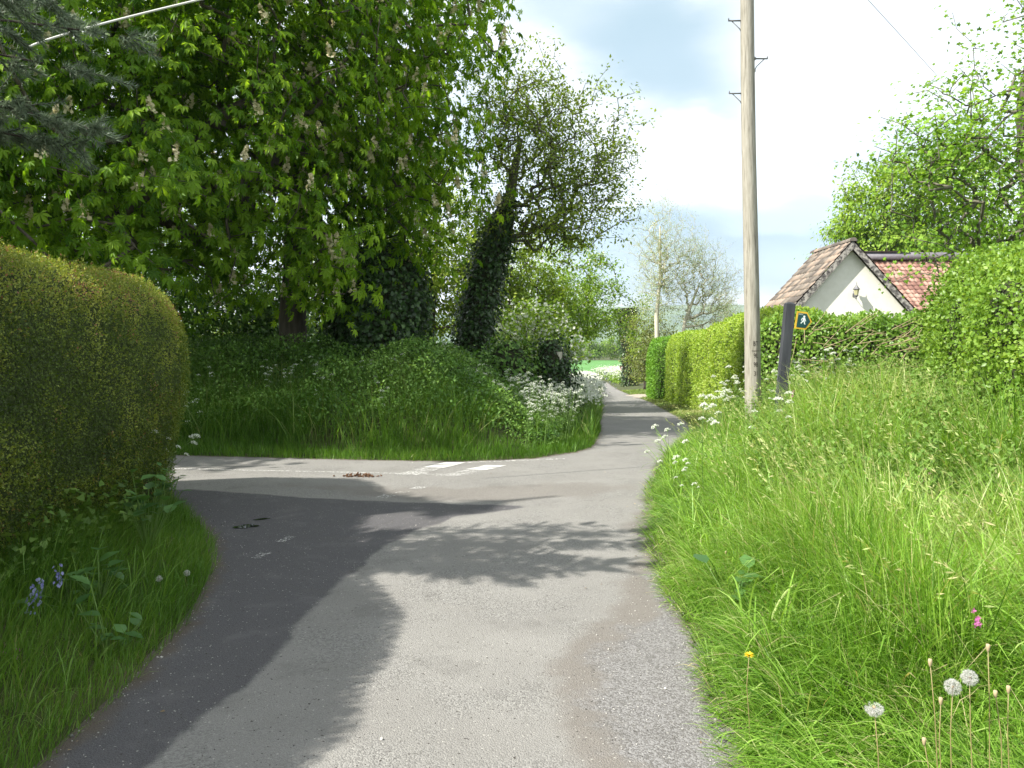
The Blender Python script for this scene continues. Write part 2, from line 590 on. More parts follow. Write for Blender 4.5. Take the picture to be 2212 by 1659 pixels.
def Z(x, y, d=None):
    x = np.atleast_1d(np.asarray(x, float))
    y = np.atleast_1d(np.asarray(y, float))
    if d is None:
        d = sdist(np.c_[x, y])
    zn = zone(x, y)
    far = 1 - .65 * sstep(26, 60, y)
    fade = 1 - sstep(110, 135, y)
    dd = np.maximum(d, 0)
    b = np.where(zn == 0, np.where(y < 18, (.30 + .30 * sstep(5, 10, y)) * sstep(.15, 2.6, dd), .22 * sstep(.1, 4, dd)) + .05,
                 np.where(zn == 1, .10 * sstep(0, 1.2, dd), .98 * sstep(.3, 4.2, dd) * far))
    b = b * fade * sstep(0, .25, d) + .03 * (vnoise(np.c_[x, y], 1.3, 3) - .5) * sstep(0, .5, d)
    b = np.where(d < .04, b - .03, b)
    return base_z(y) + b


def Z1(x, y):
    return float(Z([x], [y])[0])


def grid_lines(a, b, s, far_lo, far_hi, g=1.25):
    L = list(np.arange(a, b + 1e-6, s))
    st = s
    v = b
    while v < far_hi:
        st *= g
        v += st
        L.append(min(v, far_hi))
    st = s
    v = a
    lo = []
    while v > far_lo:
        st *= g
        v -= st
        lo.append(max(v, far_lo))
    return A(sorted(set(lo + L)))


gx = grid_lines(-10, 14, .3, -4000, 4000)
gy = grid_lines(-2, 55, .3, -60, 4000, 1.15)
X, Y = np.meshgrid(gx, gy)
P = np.c_[X.ravel(), Y.ravel()]
gd = sdist(P)
gz = Z(P[:, 0], P[:, 1], gd)
nx, ny = len(gx), len(gy)
i = np.arange(ny - 1)[:, None] * nx + np.arange(nx - 1)[None]
F = np.stack([i, i + 1, i + 1 + nx, i + nx], -1).reshape(-1, 4)
g = mesh('ground', [(np.c_[P, gz], F, M['soil'], None)], smooth=True)
tag(g, kind='structure')


# ------------------------------------------------------------------ road
def cdt_sheet(poly, interior, zf, eps=1e-4):
    n = len(poly)
    pts = [Vector(p) for p in poly] + [Vector(p) for p in interior]
    edges = [(k, (k + 1) % n) for k in range(n)]
    v, e, f, *_ = delaunay_2d_cdt(pts, edges, [list(range(n))], 1, eps)
    v = A([[q.x, q.y] for q in v])
    return np.c_[v, zf(v)], A(f)


rp = densify(ROAD)
rp = rp + (np.c_[vnoise(rp, 2.1, 5), vnoise(rp, 2.1, 6)] - .5) * .10
fine = np.stack(np.meshgrid(np.arange(-7, 3.0, .07), np.arange(1.5, 12, .07)), -1).reshape(-1, 2)
mid = np.stack(np.meshgrid(np.arange(-14, 9, .4), np.arange(-3, 50, .4)), -1).reshape(-1, 2)
mid = mid[~((mid[:, 0] > -7) & (mid[:, 0] < 3) & (mid[:, 1] > 1.5) & (mid[:, 1] < 12))]
far = np.stack(np.meshgrid(np.arange(4, 14, 1.2), np.arange(50, 125, 1.5)), -1).reshape(-1, 2)
ip = np.concatenate([fine, mid, far])
ip = ip[sdist(ip, rp) < -.03]
RV, RF = cdt_sheet(rp, ip, lambda v: base_z(v[:, 1]) + .004)
# wear zones, stored as signed distances (metres)
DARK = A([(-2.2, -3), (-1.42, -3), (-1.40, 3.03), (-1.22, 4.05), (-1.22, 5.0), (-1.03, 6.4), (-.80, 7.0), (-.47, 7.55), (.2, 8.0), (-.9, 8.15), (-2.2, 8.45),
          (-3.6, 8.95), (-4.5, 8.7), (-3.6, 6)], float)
GRAV = A([(.30, -3), (.26, 3.03), (.16, 3.6), (.22, 4.0), (.42, 4.5), (.68, 4.9), (.74, 5.4), (.98, 6.1), (1.02, 7.2), (1.4, 8), (3, 8), (3, -3)], float)
CORN = A([(-1.6, 8.55), (-.4, 8.2), (.8, 8.5), (1.5, 9.2), (.6, 9.35), (-.6, 9.0), (-2.6, 9.2)], float)
rxy = RV[:, :2]
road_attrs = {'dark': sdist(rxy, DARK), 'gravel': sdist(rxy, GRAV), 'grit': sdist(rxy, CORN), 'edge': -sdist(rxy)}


def road_material():
    m = bpy.data.materials.new('asphalt')
    m.use_nodes = True
    t = NT(m.node_tree)
    o = t.n('ShaderNodeOutputMaterial')
    p = t.n('ShaderNodeBsdfPrincipled', i_Roughness=.85)
    p.inputs['Specular IOR Level'].default_value = .25
    t.l(p.outputs[0], o.inputs[0])
    tc = t.n('ShaderNodeTexCoord')

    def noise(s, d=5., r=.6):
        n = t.n('ShaderNodeTexNoise', i_Scale=s, i_Detail=d, i_Roughness=r)
        t.l(tc.outputs['Object'], n.inputs['Vector'])
        return n.outputs['Fac']

    def mix(f, a, b, bt='MIX'):
        n = t.n('ShaderNodeMixRGB', blend_type=bt)
        for s, v in zip((0, 1, 2), (f, a, b)):
            if isinstance(v, (int, float)):
                n.inputs[s].default_value = v
            elif isinstance(v, tuple):
                n.inputs[s].default_value = v + (1,)
            else:
                t.l(v, n.inputs[s])
        return n.outputs[0]

    def rng_(v, a, b, c=0., d=1.):
        n = t.n('ShaderNodeMapRange', interpolation_type='SMOOTHSTEP')
        t.l(v, n.inputs['Value'])
        for k, q in zip(('From Min', 'From Max', 'To Min', 'To Max'), (a, b, c, d)):
            n.inputs[k].default_value = q
        return n.outputs[0]

    def math_(op_, a, b):
        n = t.n('ShaderNodeMath', operation=op_)
        for s, v in zip((0, 1), (a, b)):
            if isinstance(v, (int, float)):
                n.inputs[s].default_value = v
            else:
                t.l(v, n.inputs[s])
        return n.outputs[0]

    def mask(attr, w=.04, amp=.5, scale=2.2):
        a = t.n('ShaderNodeAttribute', attribute_name=attr)
        wob = math_('MULTIPLY', math_('SUBTRACT', noise(scale, 8., .65), .5), amp)
        return rng_(math_('ADD', a.outputs['Fac'], wob), -w, w, 1., 0.)

    chips = noise(210., 2., .7)
    big = noise(.9, 4.)
    vor = t.n('ShaderNodeTexVoronoi', i_Scale=130.)
    t.l(tc.outputs['Object'], vor.inputs['Vector'])
    vc = t.n('ShaderNodeSeparateColor')
    t.l(vor.outputs['Color'], vc.inputs[0])
    light = mix(rng_(big, .35, .65), (.205, .198, .184), (.255, .248, .232))
    light = mix(rng_(chips, .35, .66), mix(.5, light, (.10, .096, .088)), mix(.35, light, (.32, .31, .295)))
    # coarser worn chippings nearest the viewer and in patches
    vor2 = t.n('ShaderNodeTexVoronoi', i_Scale=120.)
    t.l(tc.outputs['Object'], vor2.inputs['Vector'])
    coarse = mix(rng_(vc.outputs[0], .1, .9), (.11, .106, .10), (.27, .265, .25))
    light = mix(math_('MULTIPLY', rng_(noise(1.3, 5.), .42, .6), .55), light, coarse)
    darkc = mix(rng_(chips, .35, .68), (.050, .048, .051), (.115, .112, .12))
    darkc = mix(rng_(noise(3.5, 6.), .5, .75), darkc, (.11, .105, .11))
    gravc = mix(rng_(vc.outputs[1], .1, .9), (.10, .098, .096), (.25, .248, .25))
    brown = mix(rng_(chips, .3, .7), (.115, .102, .09), (.20, .182, .162))
    c = light
    gm = mask('gravel', .09, .5, 2.2)
    c = mix(math_('MULTIPLY', gm, .8), c, brown)
    ga = t.n('ShaderNodeAttribute', attribute_name='gravel')
    inner = rng_(math_('ADD', ga.outputs['Fac'], math_('MULTIPLY', math_('SUBTRACT', noise(3., 6.), .5), .7)), -.26, -.10, 1., 0.)
    c = mix(math_('MULTIPLY', inner, .7), c, gravc)
    c = mix(math_('MULTIPLY', mask('grit', .12, .9, 2.), .55), c, brown)
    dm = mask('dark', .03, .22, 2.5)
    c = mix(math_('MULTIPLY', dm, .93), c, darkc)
    cv = t.n('ShaderNodeTexVoronoi', feature='DISTANCE_TO_EDGE', i_Scale=.8)
    wv = t.n('ShaderNodeVectorMath', operation='ADD')
    nz = t.n('ShaderNodeTexNoise', i_Scale=2.5, i_Detail=6.)
    t.l(tc.outputs['Object'], nz.inputs['Vector'])
    t.l(tc.outputs['Object'], wv.inputs[0])
    t.l(nz.outputs['Color'], wv.inputs[1])
    t.l(wv.outputs[0], cv.inputs['Vector'])
    crack = math_('MULTIPLY', rng_(cv.outputs['Distance'], .002, .007, 1., 0.), rng_(noise(.7, 3.), .5, .6))
    c = mix(math_('MULTIPLY', crack, .35), c, (.05, .045, .04))
    c = mix(math_('MULTIPLY', rng_(noise(1.7, 8., .7), .54, .66), .28), c, (.10, .095, .088))
    # dirt along the edges
    ea = t.n('ShaderNodeAttribute', attribute_name='edge')
    em = rng_(math_('ADD', ea.outputs['Fac'], math_('MULTIPLY', math_('SUBTRACT', noise(4., 6.), .5), .3)), 0., .14, .8, 0.)
    c = mix(em, c, (.10, .08, .058))
    # pale grit specks and dark pits
    c = mix(rng_(vc.outputs[2], .992, .995), c, (.36, .35, .32))
    c = mix(rng_(noise(60., 1.), .71, .73), c, (.05, .045, .04))
    t.l(c, p.inputs['Base Color'])
    b = t.n('ShaderNodeBump', i_Strength=.55, i_Distance=.006)
    h = math_('ADD', math_('MULTIPLY', vor.outputs['Distance'], -1.2), chips)
    t.l(h, b.inputs['Height'])
    t.l(b.outputs[0], p.inputs['Normal'])
    return m


M['road'] = road_material()
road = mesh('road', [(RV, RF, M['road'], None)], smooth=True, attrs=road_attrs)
tag(road, kind='structure')


def worn_paint():
    m = bpy.data.materials.new('worn_road_paint')
    m.use_nodes = True
    t = NT(m.node_tree)
    o = t.n('ShaderNodeOutputMaterial')
    p = t.n('ShaderNodeBsdfPrincipled', i_Roughness=.7)
    tc = t.n('ShaderNodeTexCoord')
    n = t.n('ShaderNodeTexNoise', i_Scale=38., i_Detail=6., i_Roughness=.75)
    t.l(tc.outputs['Object'], n.inputs['Vector'])
    at = t.n('ShaderNodeAttribute', attribute_name='v')
    ad = t.n('ShaderNodeMath', operation='ADD')
    t.l(n.outputs['Fac'], ad.inputs[0])
    t.l(at.outputs['Fac'], ad.inputs[1])
    r = t.n('ShaderNodeMapRange', interpolation_type='SMOOTHSTEP')
    t.l(ad.outputs[0], r.inputs['Value'])
    r.inputs['From Min'].default_value = .95
    r.inputs['From Max'].default_value = 1.08
    r.inputs['To Max'].default_value = .9
    p.inputs['Base Color'].default_value = (.58, .575, .55, 1)
    tr = t.n('ShaderNodeBsdfTransparent')
    mx = t.n('ShaderNodeMixShader')
    t.l(r.outputs[0], mx.inputs[0])
    t.l(tr.outputs[0], mx.inputs[1])
    t.l(p.outputs[0], mx.inputs[2])
    t.l(mx.outputs[0], o.inputs[0])
    return m


M['paint'] = worn_paint()


def gnd(x, y):
    """road-surface point under picture point (x, y)"""
    d = EYE * PX / (y - 750.0)
    return A([(x - 1106.0) / PX * d, d])


def quad_mark(pts, v):
    q = A([gnd(*p) for p in pts])
    lo, hi = q[:1], q[1:]
    V = np.c_[q, base_z(q[:, 1]) + .009]
    return V, A([[0, 1, 2, 3]]), M['paint'], v


marks = []
for pts, v in [
        ([(856, 1026), (885, 1019), (928, 1021), (902, 1028)], .50), ([(886, 1017), (912, 1011.5), (955, 1013), (930, 1020)], .48),
        ([(914, 1010.5), (940, 1005), (985, 1006.5), (958, 1012)], .60), ([(942, 1004), (962, 999.5), (1007, 1000), (986, 1005.5)], .62),
        ([(940, 1029), (975, 1023), (1022, 1024), (990, 1030)], .48), ([(978, 1022), (1003, 1016.5), (1047, 1018), (1022, 1023.5)], .47),
        ([(1005, 1015), (1030, 1010.5), (1073, 1012), (1049, 1017)], .60), ([(1032, 1009.5), (1050, 1006), (1094, 1007), (1074, 1011)], .62),
        ([(808, 1076), (830, 1070), (858, 1071), (838, 1077)], .48), ([(850, 1067), (866, 1063), (888, 1064), (872, 1068)], .42),
        ([(884, 1057), (902, 1052), (924, 1053), (908, 1058)], .48), ([(914, 1048), (928, 1045), (948, 1046), (936, 1049)], .42),
        ([(596, 1172), (622, 1160), (640, 1161), (616, 1173)], .47), ([(541, 1208), (566, 1195), (588, 1196), (566, 1208)], .45)]:
    marks.append(quad_mark(pts, v))
tag(mesh('give_way_marking', marks), kind='structure')
q0, q1 = gnd(-200, 1001), gnd(958, 1026)
cl = []
n = 60
for k in range(n):
    a = q0 + (q1 - q0) * k / n
    b = q0 + (q1 - q0) * (k + 1) / n
    s = A([0, .028])
    cl.append((np.c_[A([a - s, b - s, b + s, a + s]), base_z(A([a[1], b[1], b[1], a[1]])) + .008], A([[0, 1, 2, 3]]), M['paint'], .5))
tag(mesh('lane_line_marking', cl), kind='structure')
cl = []
q0, q1 = gnd(1010, 1000.5), gnd(1225, 992)
for k in range(8):
    a = q0 + (q1 - q0) * k / 8
    b = q0 + (q1 - q0) * (k + .8) / 8
    s = A([-.02, .035])
    cl.append((np.c_[A([a - s, b - s, b + s, a + s]), np.full(4, .0095)], A([[0, 1, 2, 3]]), M['paint'], .5))
tag(mesh('edge_line_marking', cl), kind='structure')

# puddle
pm = bpy.data.materials.new('puddle_water')
pm.use_nodes = True
pb = pm.node_tree.nodes['Principled BSDF']
pb.inputs['Base Color'].default_value = (.012, .012, .012, 1)
pb.inputs['Roughness'].default_value = .03
M['water'] = pm


def puddle(cx, cy, rx, ry, rot):
    a = np.arange(22) * 2 * math.pi / 22
    r = 1 + .35 * (vnoise(np.c_[np.cos(a), np.sin(a)] * 1.7 + cx, 1.4, 9) - .5) * 2
    u = np.c_[np.cos(a) * rx * r, np.sin(a) * ry * r]
    c, s = math.cos(rot), math.sin(rot)
    q = np.c_[u[:, 0] * c - u[:, 1] * s + cx, u[:, 0] * s + u[:, 1] * c + cy]
    return np.c_[q, np.full(22, .0085)], A([list(range(22))]), M['water'], None


g1, g2 = gnd(530, 1139), gnd(565, 1123)
tag(mesh('puddle_water', [puddle(g1[0], g1[1], .10, .075, .2), puddle(g2[0], g2[1], .07, .03, .4)]), kind='structure')

# distant field, drive, hills
fx, fy = np.meshgrid(np.linspace(-140, 160, 40), np.linspace(136, 236, 24))
fz = base_z(fy.ravel()) + .12 + .25 * (vnoise(np.c_[fx.ravel(), fy.ravel()], .02, 4) - .5)
i = np.arange(23)[:, None] * 40 + np.arange(39)[None]
F40 = np.stack([i, i + 1, i + 41, i + 40], -1).reshape(-1, 4)
tag(mesh('field', [(np.c_[fx.ravel(), fy.ravel(), fz], F40, M['field'], None)], smooth=True), kind='structure')
dp = A([(6.9, 45.5), (8.4, 46.2), (12, 46.8), (12, 49.6), (8.6, 49.8), (7.7, 51.2), (7.2, 51)], float)
DV, DF = cdt_sheet(densify(dp, .5), np.stack(np.meshgrid(np.arange(7.4, 12, .5), np.arange(46, 50, .5)), -1).reshape(-1, 2), lambda v: Z(v[:, 0], v[:, 1]) + .03)
tag(mesh('path', [(DV, DF, M['path'], None)], smooth=True), kind='structure')
hx = np.linspace(-2600, 3200, 120)
hy = np.linspace(2300, 3900, 24)
HX, HY = np.meshgrid(hx, hy)
q = np.c_[HX.ravel(), HY.ravel()]
prof = 95 * np.exp(-((q[:, 0] - 900) / 900) ** 2) + 60 * np.exp(-((q[:, 0] + 900) / 1000) ** 2) + 60 * (vnoise(q, .0016, 2)) + 18 * vnoise(q, .006, 8)
hz = prof * np.sin(np.clip((q[:, 1] - 2300) / 1600, 0, 1) * math.pi) * 1.0 + 12
i = np.arange(23)[:, None] * 120 + np.arange(119)[None]
FH = np.stack([i, i + 1, i + 121, i + 120], -1).reshape(-1, 4)
tag(mesh('hills', [(np.c_[q, hz], FH, M['hill'], None)], smooth=True), kind='structure')


# ------------------------------------------------------------------ grass
def blades(xy, z, length, width, th0, th1, phi, val, nseg=3, mat=None):
    """arching blades: angle from vertical goes th0 -> th1 towards azimuth phi"""
    N = len(xy)
    length = np.broadcast_to(length, (N,))
    d = np.c_[np.cos(phi), np.sin(phi), np.zeros(N)]
    tw = phi + math.pi / 2 + rng.normal(0, .5, N)
    side = np.c_[np.cos(tw), np.sin(tw), np.zeros(N)]
    pos = np.c_[xy, z]
    V = np.zeros((N, 2 * nseg + 1, 3))
    for k in range(nseg + 1):
        t = k / nseg
        if k:
            th = th0 + (th1 - th0) * (t - .5 / nseg) ** 1.3
            pos = pos + (length / nseg)[:, None] * (d * np.sin(th)[:, None] + A([0, 0, 1.]) * np.cos(th)[:, None])
        if k < nseg:
            w = (width * (1 - .55 * t ** 2) * (.75 if k == 0 else 1))[:, None] * .5
            V[:, 2 * k] = pos - side * w
            V[:, 2 * k + 1] = pos + side * w
        else:
            V[:, 2 * k] = pos
    f = []
    for k in range(nseg - 1):
        a = 2 * k
        f += [[a, a + 1, a + 3], [a, a + 3, a + 2]]
    a = 2 * (nseg - 1)
    f += [[a, a + 1, a + 2]]
    f = A(f)
    F = (f[None] + (np.arange(N) * (2 * nseg + 1))[:, None, None]).reshape(-1, 3)
    return V.reshape(-1, 3), F, mat, np.repeat(val, 2 * nseg + 1)


def scatter_xy(n, x0, x1, y0, y1, accept):
    p = np.c_[rng.uniform(x0, x1, n), rng.uniform(y0, y1, n)]
    d = sdist(p)
    k = accept(p, d)
    return p[k], d[k]


def in_view(p, m=.08):
    return (np.abs(p[:, 0]) < (.643 + m) * p[:, 1] + .35) & (p[:, 1] > 1.2)


chunks = []
# right verge, three depth bands
for (y0, y1, x1, n, ns, lw) in ((1.6, 5.5, 4.6, 52000, 4, 1.0), (5.5, 9.5, 7.5, 46000, 3, 1.25), (9.5, 14.2, 11, 27000, 3, 1.7)):
    p, d = scatter_xy(n * 2, .8, x1, y0, y1, lambda p, d: (zone(p[:, 0], p[:, 1]) == 0) & (d > -.04) & in_view(p) & (rng.random(len(p)) < .9 + d))
    p, d = p[:n], d[:n]
    N = len(p)
    cl_ = vnoise(p, 1.1, 11)
    tall = sstep(.0, .9, d)
    L = (.10 + .42 * tall) * (.45 + .95 * cl_) * rng.uniform(.55, 1.35, N)
    L = np.where((d > 1.2) & (vnoise(p, .8, 12) > .62), L * 1.5, L)
    big = rng.random(N) < .10
    wd = rng.uniform(.0028, .0062, N) * lw * np.where(big, 2.2, 1)
    ph = np.where(rng.random(N) < .6, math.pi + rng.normal(0, .8, N) + (cl_ - .5) * 3, rng.uniform(0, 2 * math.pi, N))
    th0 = np.abs(rng.normal(.15, .30, N)) + (1 - tall) * .3 + .5 * (vnoise(p, 1.7, 15) > .55)
    th1 = th0 + np.abs(rng.normal(1.0, .65, N)) + big * .5
    ph = np.where(d < .3, math.pi + rng.normal(0, .7, N), ph)
    L = np.where(d < .3, L * 1.25 + .04, L)
    val = np.clip(.50 + .28 * rng.normal(size=N) + (vnoise(p, .7, 13) - .5) * .7, 0, .95)
    val = np.where(rng.random(N) < .035, 1., val)
    chunks.append(blades(p, Z(p[:, 0], p[:, 1], d) - .01, L, wd, th0, th1, ph, val, ns, M['grass']))
# broad arching blades close to the camera
p, d = scatter_xy(16000, 1.0, 6.5, 1.8, 10, lambda p, d: (zone(p[:, 0], p[:, 1]) == 0) & (d > .15) & in_view(p) & (vnoise(p, 1.3, 21) > .42))
N = len(p)
chunks.append(blades(p, Z(p[:, 0], p[:, 1], d), rng.uniform(.30, .72, N), rng.uniform(.006, .013, N), np.abs(rng.normal(.1, .15, N)),
                     rng.uniform(.6, 2.6, N), math.pi + rng.normal(0, 1.1, N), np.clip(rng.normal(.62, .15, N), 0, .9), 7, M['grass']))
# flowering grass stems, pale feathery heads
p, d = scatter_xy(1500, 1.2, 8, 3.0, 13, lambda p, d: (zone(p[:, 0], p[:, 1]) == 0) & (d > .4) & in_view(p) & (vnoise(p, .8, 22) > .5))
N = len(p)
phi = math.pi * .9 + rng.normal(0, .7, N)
LL = rng.uniform(.6, .95, N)
st = blades(p, Z(p[:, 0], p[:, 1], d), LL, np.full(N, .003), np.full(N, .1), rng.uniform(.6, 1.3, N), phi, np.full(N, .93), 5, M['grass'])
chunks.append(st)
SV = st[0].reshape(N, 11, 3)
tips_ = SV[:, 10]
back_ = SV[:, 6:8].mean(1)
ii = np.repeat(np.arange(N), 16)
tt = rng.random((len(ii), 1))
q = tips_[ii] * tt + back_[ii] * (1 - tt)
fdir = unit(tips_ - back_)[ii] * .9 + rdir(len(ii)) * .45 - A([0, 0, .25])
V, F, a = inst(A([[0, 0, 0], [-.10, .5, 0], [0, 1, 0], [.10, .5, 0]], float), LEAF_F, frames(fdir, rdir(len(ii))), rng.uniform(.02, .05, len(ii)), q, rng.uniform(.88, 1, len(ii)))
chunks.append((V, F, M['grass'], a))
# low broad leaves mixed through the sward
p, d = scatter_xy(60000, 1.0, 8, 1.8, 11, lambda p, d: (zone(p[:, 0], p[:, 1]) == 0) & (d > .05) & in_view(p) & (vnoise(p, 1.9, 24) > .55))
p, d = p[:16000], d[:16000]
N = len(p)
q = np.c_[p, Z(p[:, 0], p[:, 1], d) + rng.random(N) * (.05 + .30 * sstep(0, 1, d))]
f = rdir(N) * A([1, 1, .4])
V, F, a = inst(OVAL_V, OVAL_F, frames(f, rdir(N) * .5 + A([0, 0, 1.])), rng.uniform(.02, .05, N), q, np.clip(rng.normal(.35, .2, N), 0, 1))
chunks.append((V, F, M['grass'], a))
g = mesh('tall_grass', chunks)
tag(g, kind='stuff')

chunks = []
p, d = scatter_xy(90000, -5, -1.5, 1.8, 9.2, lambda p, d: (zone(p[:, 0], p[:, 1]) == 1) & (d > -.02) & in_view(p) & (d < 1.9))
N = len(p)
L = (.10 + .10 * vnoise(p, 1.5, 31) + .12 * sstep(.3, 1.2, d)) * rng.uniform(.5, 1.3, N)
val = np.clip(.5 + .2 * rng.normal(size=N) + (vnoise(p, 1.0, 33) - .5) * .6, 0, 1)
chunks.append(blades(p, Z(p[:, 0], p[:, 1], d) - .01, L, rng.uniform(.0025, .005, N), np.abs(rng.normal(.15, .2, N)), np.abs(rng.normal(.9, .5, N)),
                     rng.normal(0, 1.2, N), val, 3, M['grass_left']))
p, d = scatter_xy(1500, -4, -1.6, 2.0, 6, lambda p, d: (zone(p[:, 0], p[:, 1]) == 1) & (d > .1) & in_view(p) & (d < 1.4))
N = len(p)
chunks.append(blades(p, Z(p[:, 0], p[:, 1], d), rng.uniform(.2, .42, N), rng.uniform(.004, .007, N), np.abs(rng.normal(.1, .15, N)),
                     rng.uniform(.6, 2.0, N), rng.normal(0, 1.0, N), rng.uniform(.5, .95, N), 5, M['grass_left']))
tag(mesh('short_grass', chunks), kind='stuff')

chunks = []
p, d = scatter_xy(150000, -12, 4, 10.8, 19, lambda p, d: (zone(p[:, 0], p[:, 1]) == 2) & (d > -.04) & in_view(p) & (d < 3.0) & (rng.random(len(p)) < 1.15 - .25 * d - .9 * (vnoise(p, 1.1, 44) > .55) * (d > .6)))
p, d = p[:70000], d[:70000]
N = len(p)
tuft = vnoise(p, .9, 41)
L = (.16 + .55 * sstep(.3, 1.6, d) * tuft) * rng.uniform(.6, 1.4, N)
val = np.clip(.42 + .2 * rng.normal(size=N) + (vnoise(p, .8, 43) - .5) * .5, 0, 1)
chunks.append(blades(p, Z(p[:, 0], p[:, 1], d) - .01, L, rng.uniform(.005, .010, N), np.abs(rng.normal(.12, .2, N)), np.abs(rng.normal(.8, .5, N)),
                     -math.pi / 2 + rng.normal(0, 1.2, N), val, 3, M['grass_left']))
p, d = scatter_xy(40000, -12, 4, 12, 18, lambda p, d: (zone(p[:, 0], p[:, 1]) == 2) & (d > .7) & in_view(p) & (d < 5) & (vnoise(p, .8, 45) > .38))
p, d = p[:7500], d[:7500]
N = len(p)
chunks.append(blades(p, Z(p[:, 0], p[:, 1], d), rng.uniform(.5, 1.05, N), rng.uniform(.006, .011, N), np.abs(rng.normal(.12, .2, N)), rng.uniform(.4, 2.0, N),
                     -math.pi / 2 + rng.normal(0, 1.4, N), np.clip(rng.normal(.7, .2, N), 0, 1), 4, M['grass_left']))
# verges along the far lane
p, d = scatter_xy(90000, 1, 12, 14, 60, lambda p, d: (zone(p[:, 0], p[:, 1]) == 2) & (d > 0) & (d < 1.6))
N = len(p)
chunks.append(blades(p, Z(p[:, 0], p[:, 1], d), rng.uniform(.2, .6, N), rng.uniform(.01, .02, N), np.abs(rng.normal(.12, .2, N)), np.abs(rng.normal(.8, .5, N)),
                     rng.uniform(0, 6.28, N), np.clip(rng.normal(.6, .2, N), 0, 1), 3, M['grass_left']))
tag(mesh('bank_grass', chunks), kind='stuff')
p, d = scatter_xy(160000, 2.5, 12, 14.5, 62, lambda p, d: (zone(p[:, 0], p[:, 1]) == 0) & (d > -.05) & (d < 2.6) & (sdist(p, dp) > 0) & (rng.random(len(p)) < 26 / (p[:, 1] + 12)))
N = len(p)
tag(mesh('mown_verge_grass', [blades(p, Z(p[:, 0], p[:, 1], d) - .005, rng.uniform(.05, .11, N), .004 + p[:, 1] * .0004, np.abs(rng.normal(.2, .2, N)),
                                     np.abs(rng.normal(.9, .5, N)), rng.uniform(0, 6.28, N), np.clip(vnoise(p, .6, 3) + rng.normal(0, .2, N), 0, 1), 2, M['lawn'])]), kind='stuff')


# ------------------------------------------------------------------ leafy undergrowth and nettles
def leaves_at(pts, f, size, proto=(LEAF_V, LEAF_F), mat=None, val=None, up=None):
    N = len(pts)
    R = frames(f, rdir(N) * .5 + A([0, 0, 1.]) if up is None else up)
    V, F, a = inst(proto[0], proto[1], R, size, pts, val if val is not None else rng.random(N))
    return V, F, mat, a


def nettles(p, z, h, mat, per=11, size=(.05, .09)):
    """upright stems with drooping opposite leaves"""
    N = len(p)
    lean = rng.normal(0, .12, (N, 2))
    top = np.c_[p + lean * h[:, None], z + h]
    bot = np.c_[p, z]
    V, F = tubes(bot, top, np.full(N, .003), np.full(N, .0015), 3)
    out_ = [(V, F, mat, .9)]
    t = np.tile(np.linspace(.35, 1.0, per), N)
    ii = np.repeat(np.arange(N), per)
    pos = bot[ii] + (top - bot)[ii] * t[:, None]
    a = rng.uniform(0, 6.28, N)[ii] + np.tile(np.arange(per) * 1.57, N)
    f = np.c_[np.cos(a), np.sin(a), -.25 - .5 * rng.random(len(a))]
    out_.append(leaves_at(pos, f, rng.uniform(*size, len(a)) * (1.25 - .6 * t), (LEAF_V, LEAF_F), mat, np.clip(.3 + .5 * t * rng.random(len(a)) + .2 * rng.random(len(a)), 0, 1),
                          up=np.tile(A([[0, 0, 1.]]), (len(a), 1))))
    return out_


p, d = scatter_xy(5000, 1.5, 10, 5, 13, lambda p, d: (zone(p[:, 0], p[:, 1]) == 0) & (d > .9) & in_view(p) & (vnoise(p, .9, 51) + .12 * d > .60))
p, d = p[:1900], d[:1900]
tag(mesh('nettles', nettles(p, Z(p[:, 0], p[:, 1], d), rng.uniform(.45, .85, len(p)), M['nettle'])), kind='stuff')

# broad-leaved mass on the bank across the junction
p, d = scatter_xy(420000, -14, 4.5, 12.5, 21, lambda p, d: (zone(p[:, 0], p[:, 1]) == 2) & (d > .55) & (d < 8) & in_view(p, .12) & ((d > 1.2) | (vnoise(p, 1.1, 44) > .5)))
p, d = p[:135000], d[:135000]
N = len(p)
hum = (.16 + .24 * sstep(.8, 1.4, d) + .55 * vnoise(p, .75, 61) * sstep(.8, 3.0, d) + .35 * vnoise(p, 2.2, 62)) * (1 - .35 * sstep(5, 7.5, d))
hh = hum * (1 - rng.random(N) ** 1.8 * .9)
pos = np.c_[p, Z(p[:, 0], p[:, 1], d) + hh]
f = rdir(N) + A([0, -.5, -.2])
tag(mesh('undergrowth', [leaves_at(pos, f, rng.uniform(.03, .08, N), (LEAF_V, LEAF_F), M['bramble'], np.clip(.25 + .55 * rng.random(N) + (vnoise(p, 1.4, 63) - .5) * .9, 0, 1))]), kind='stuff')


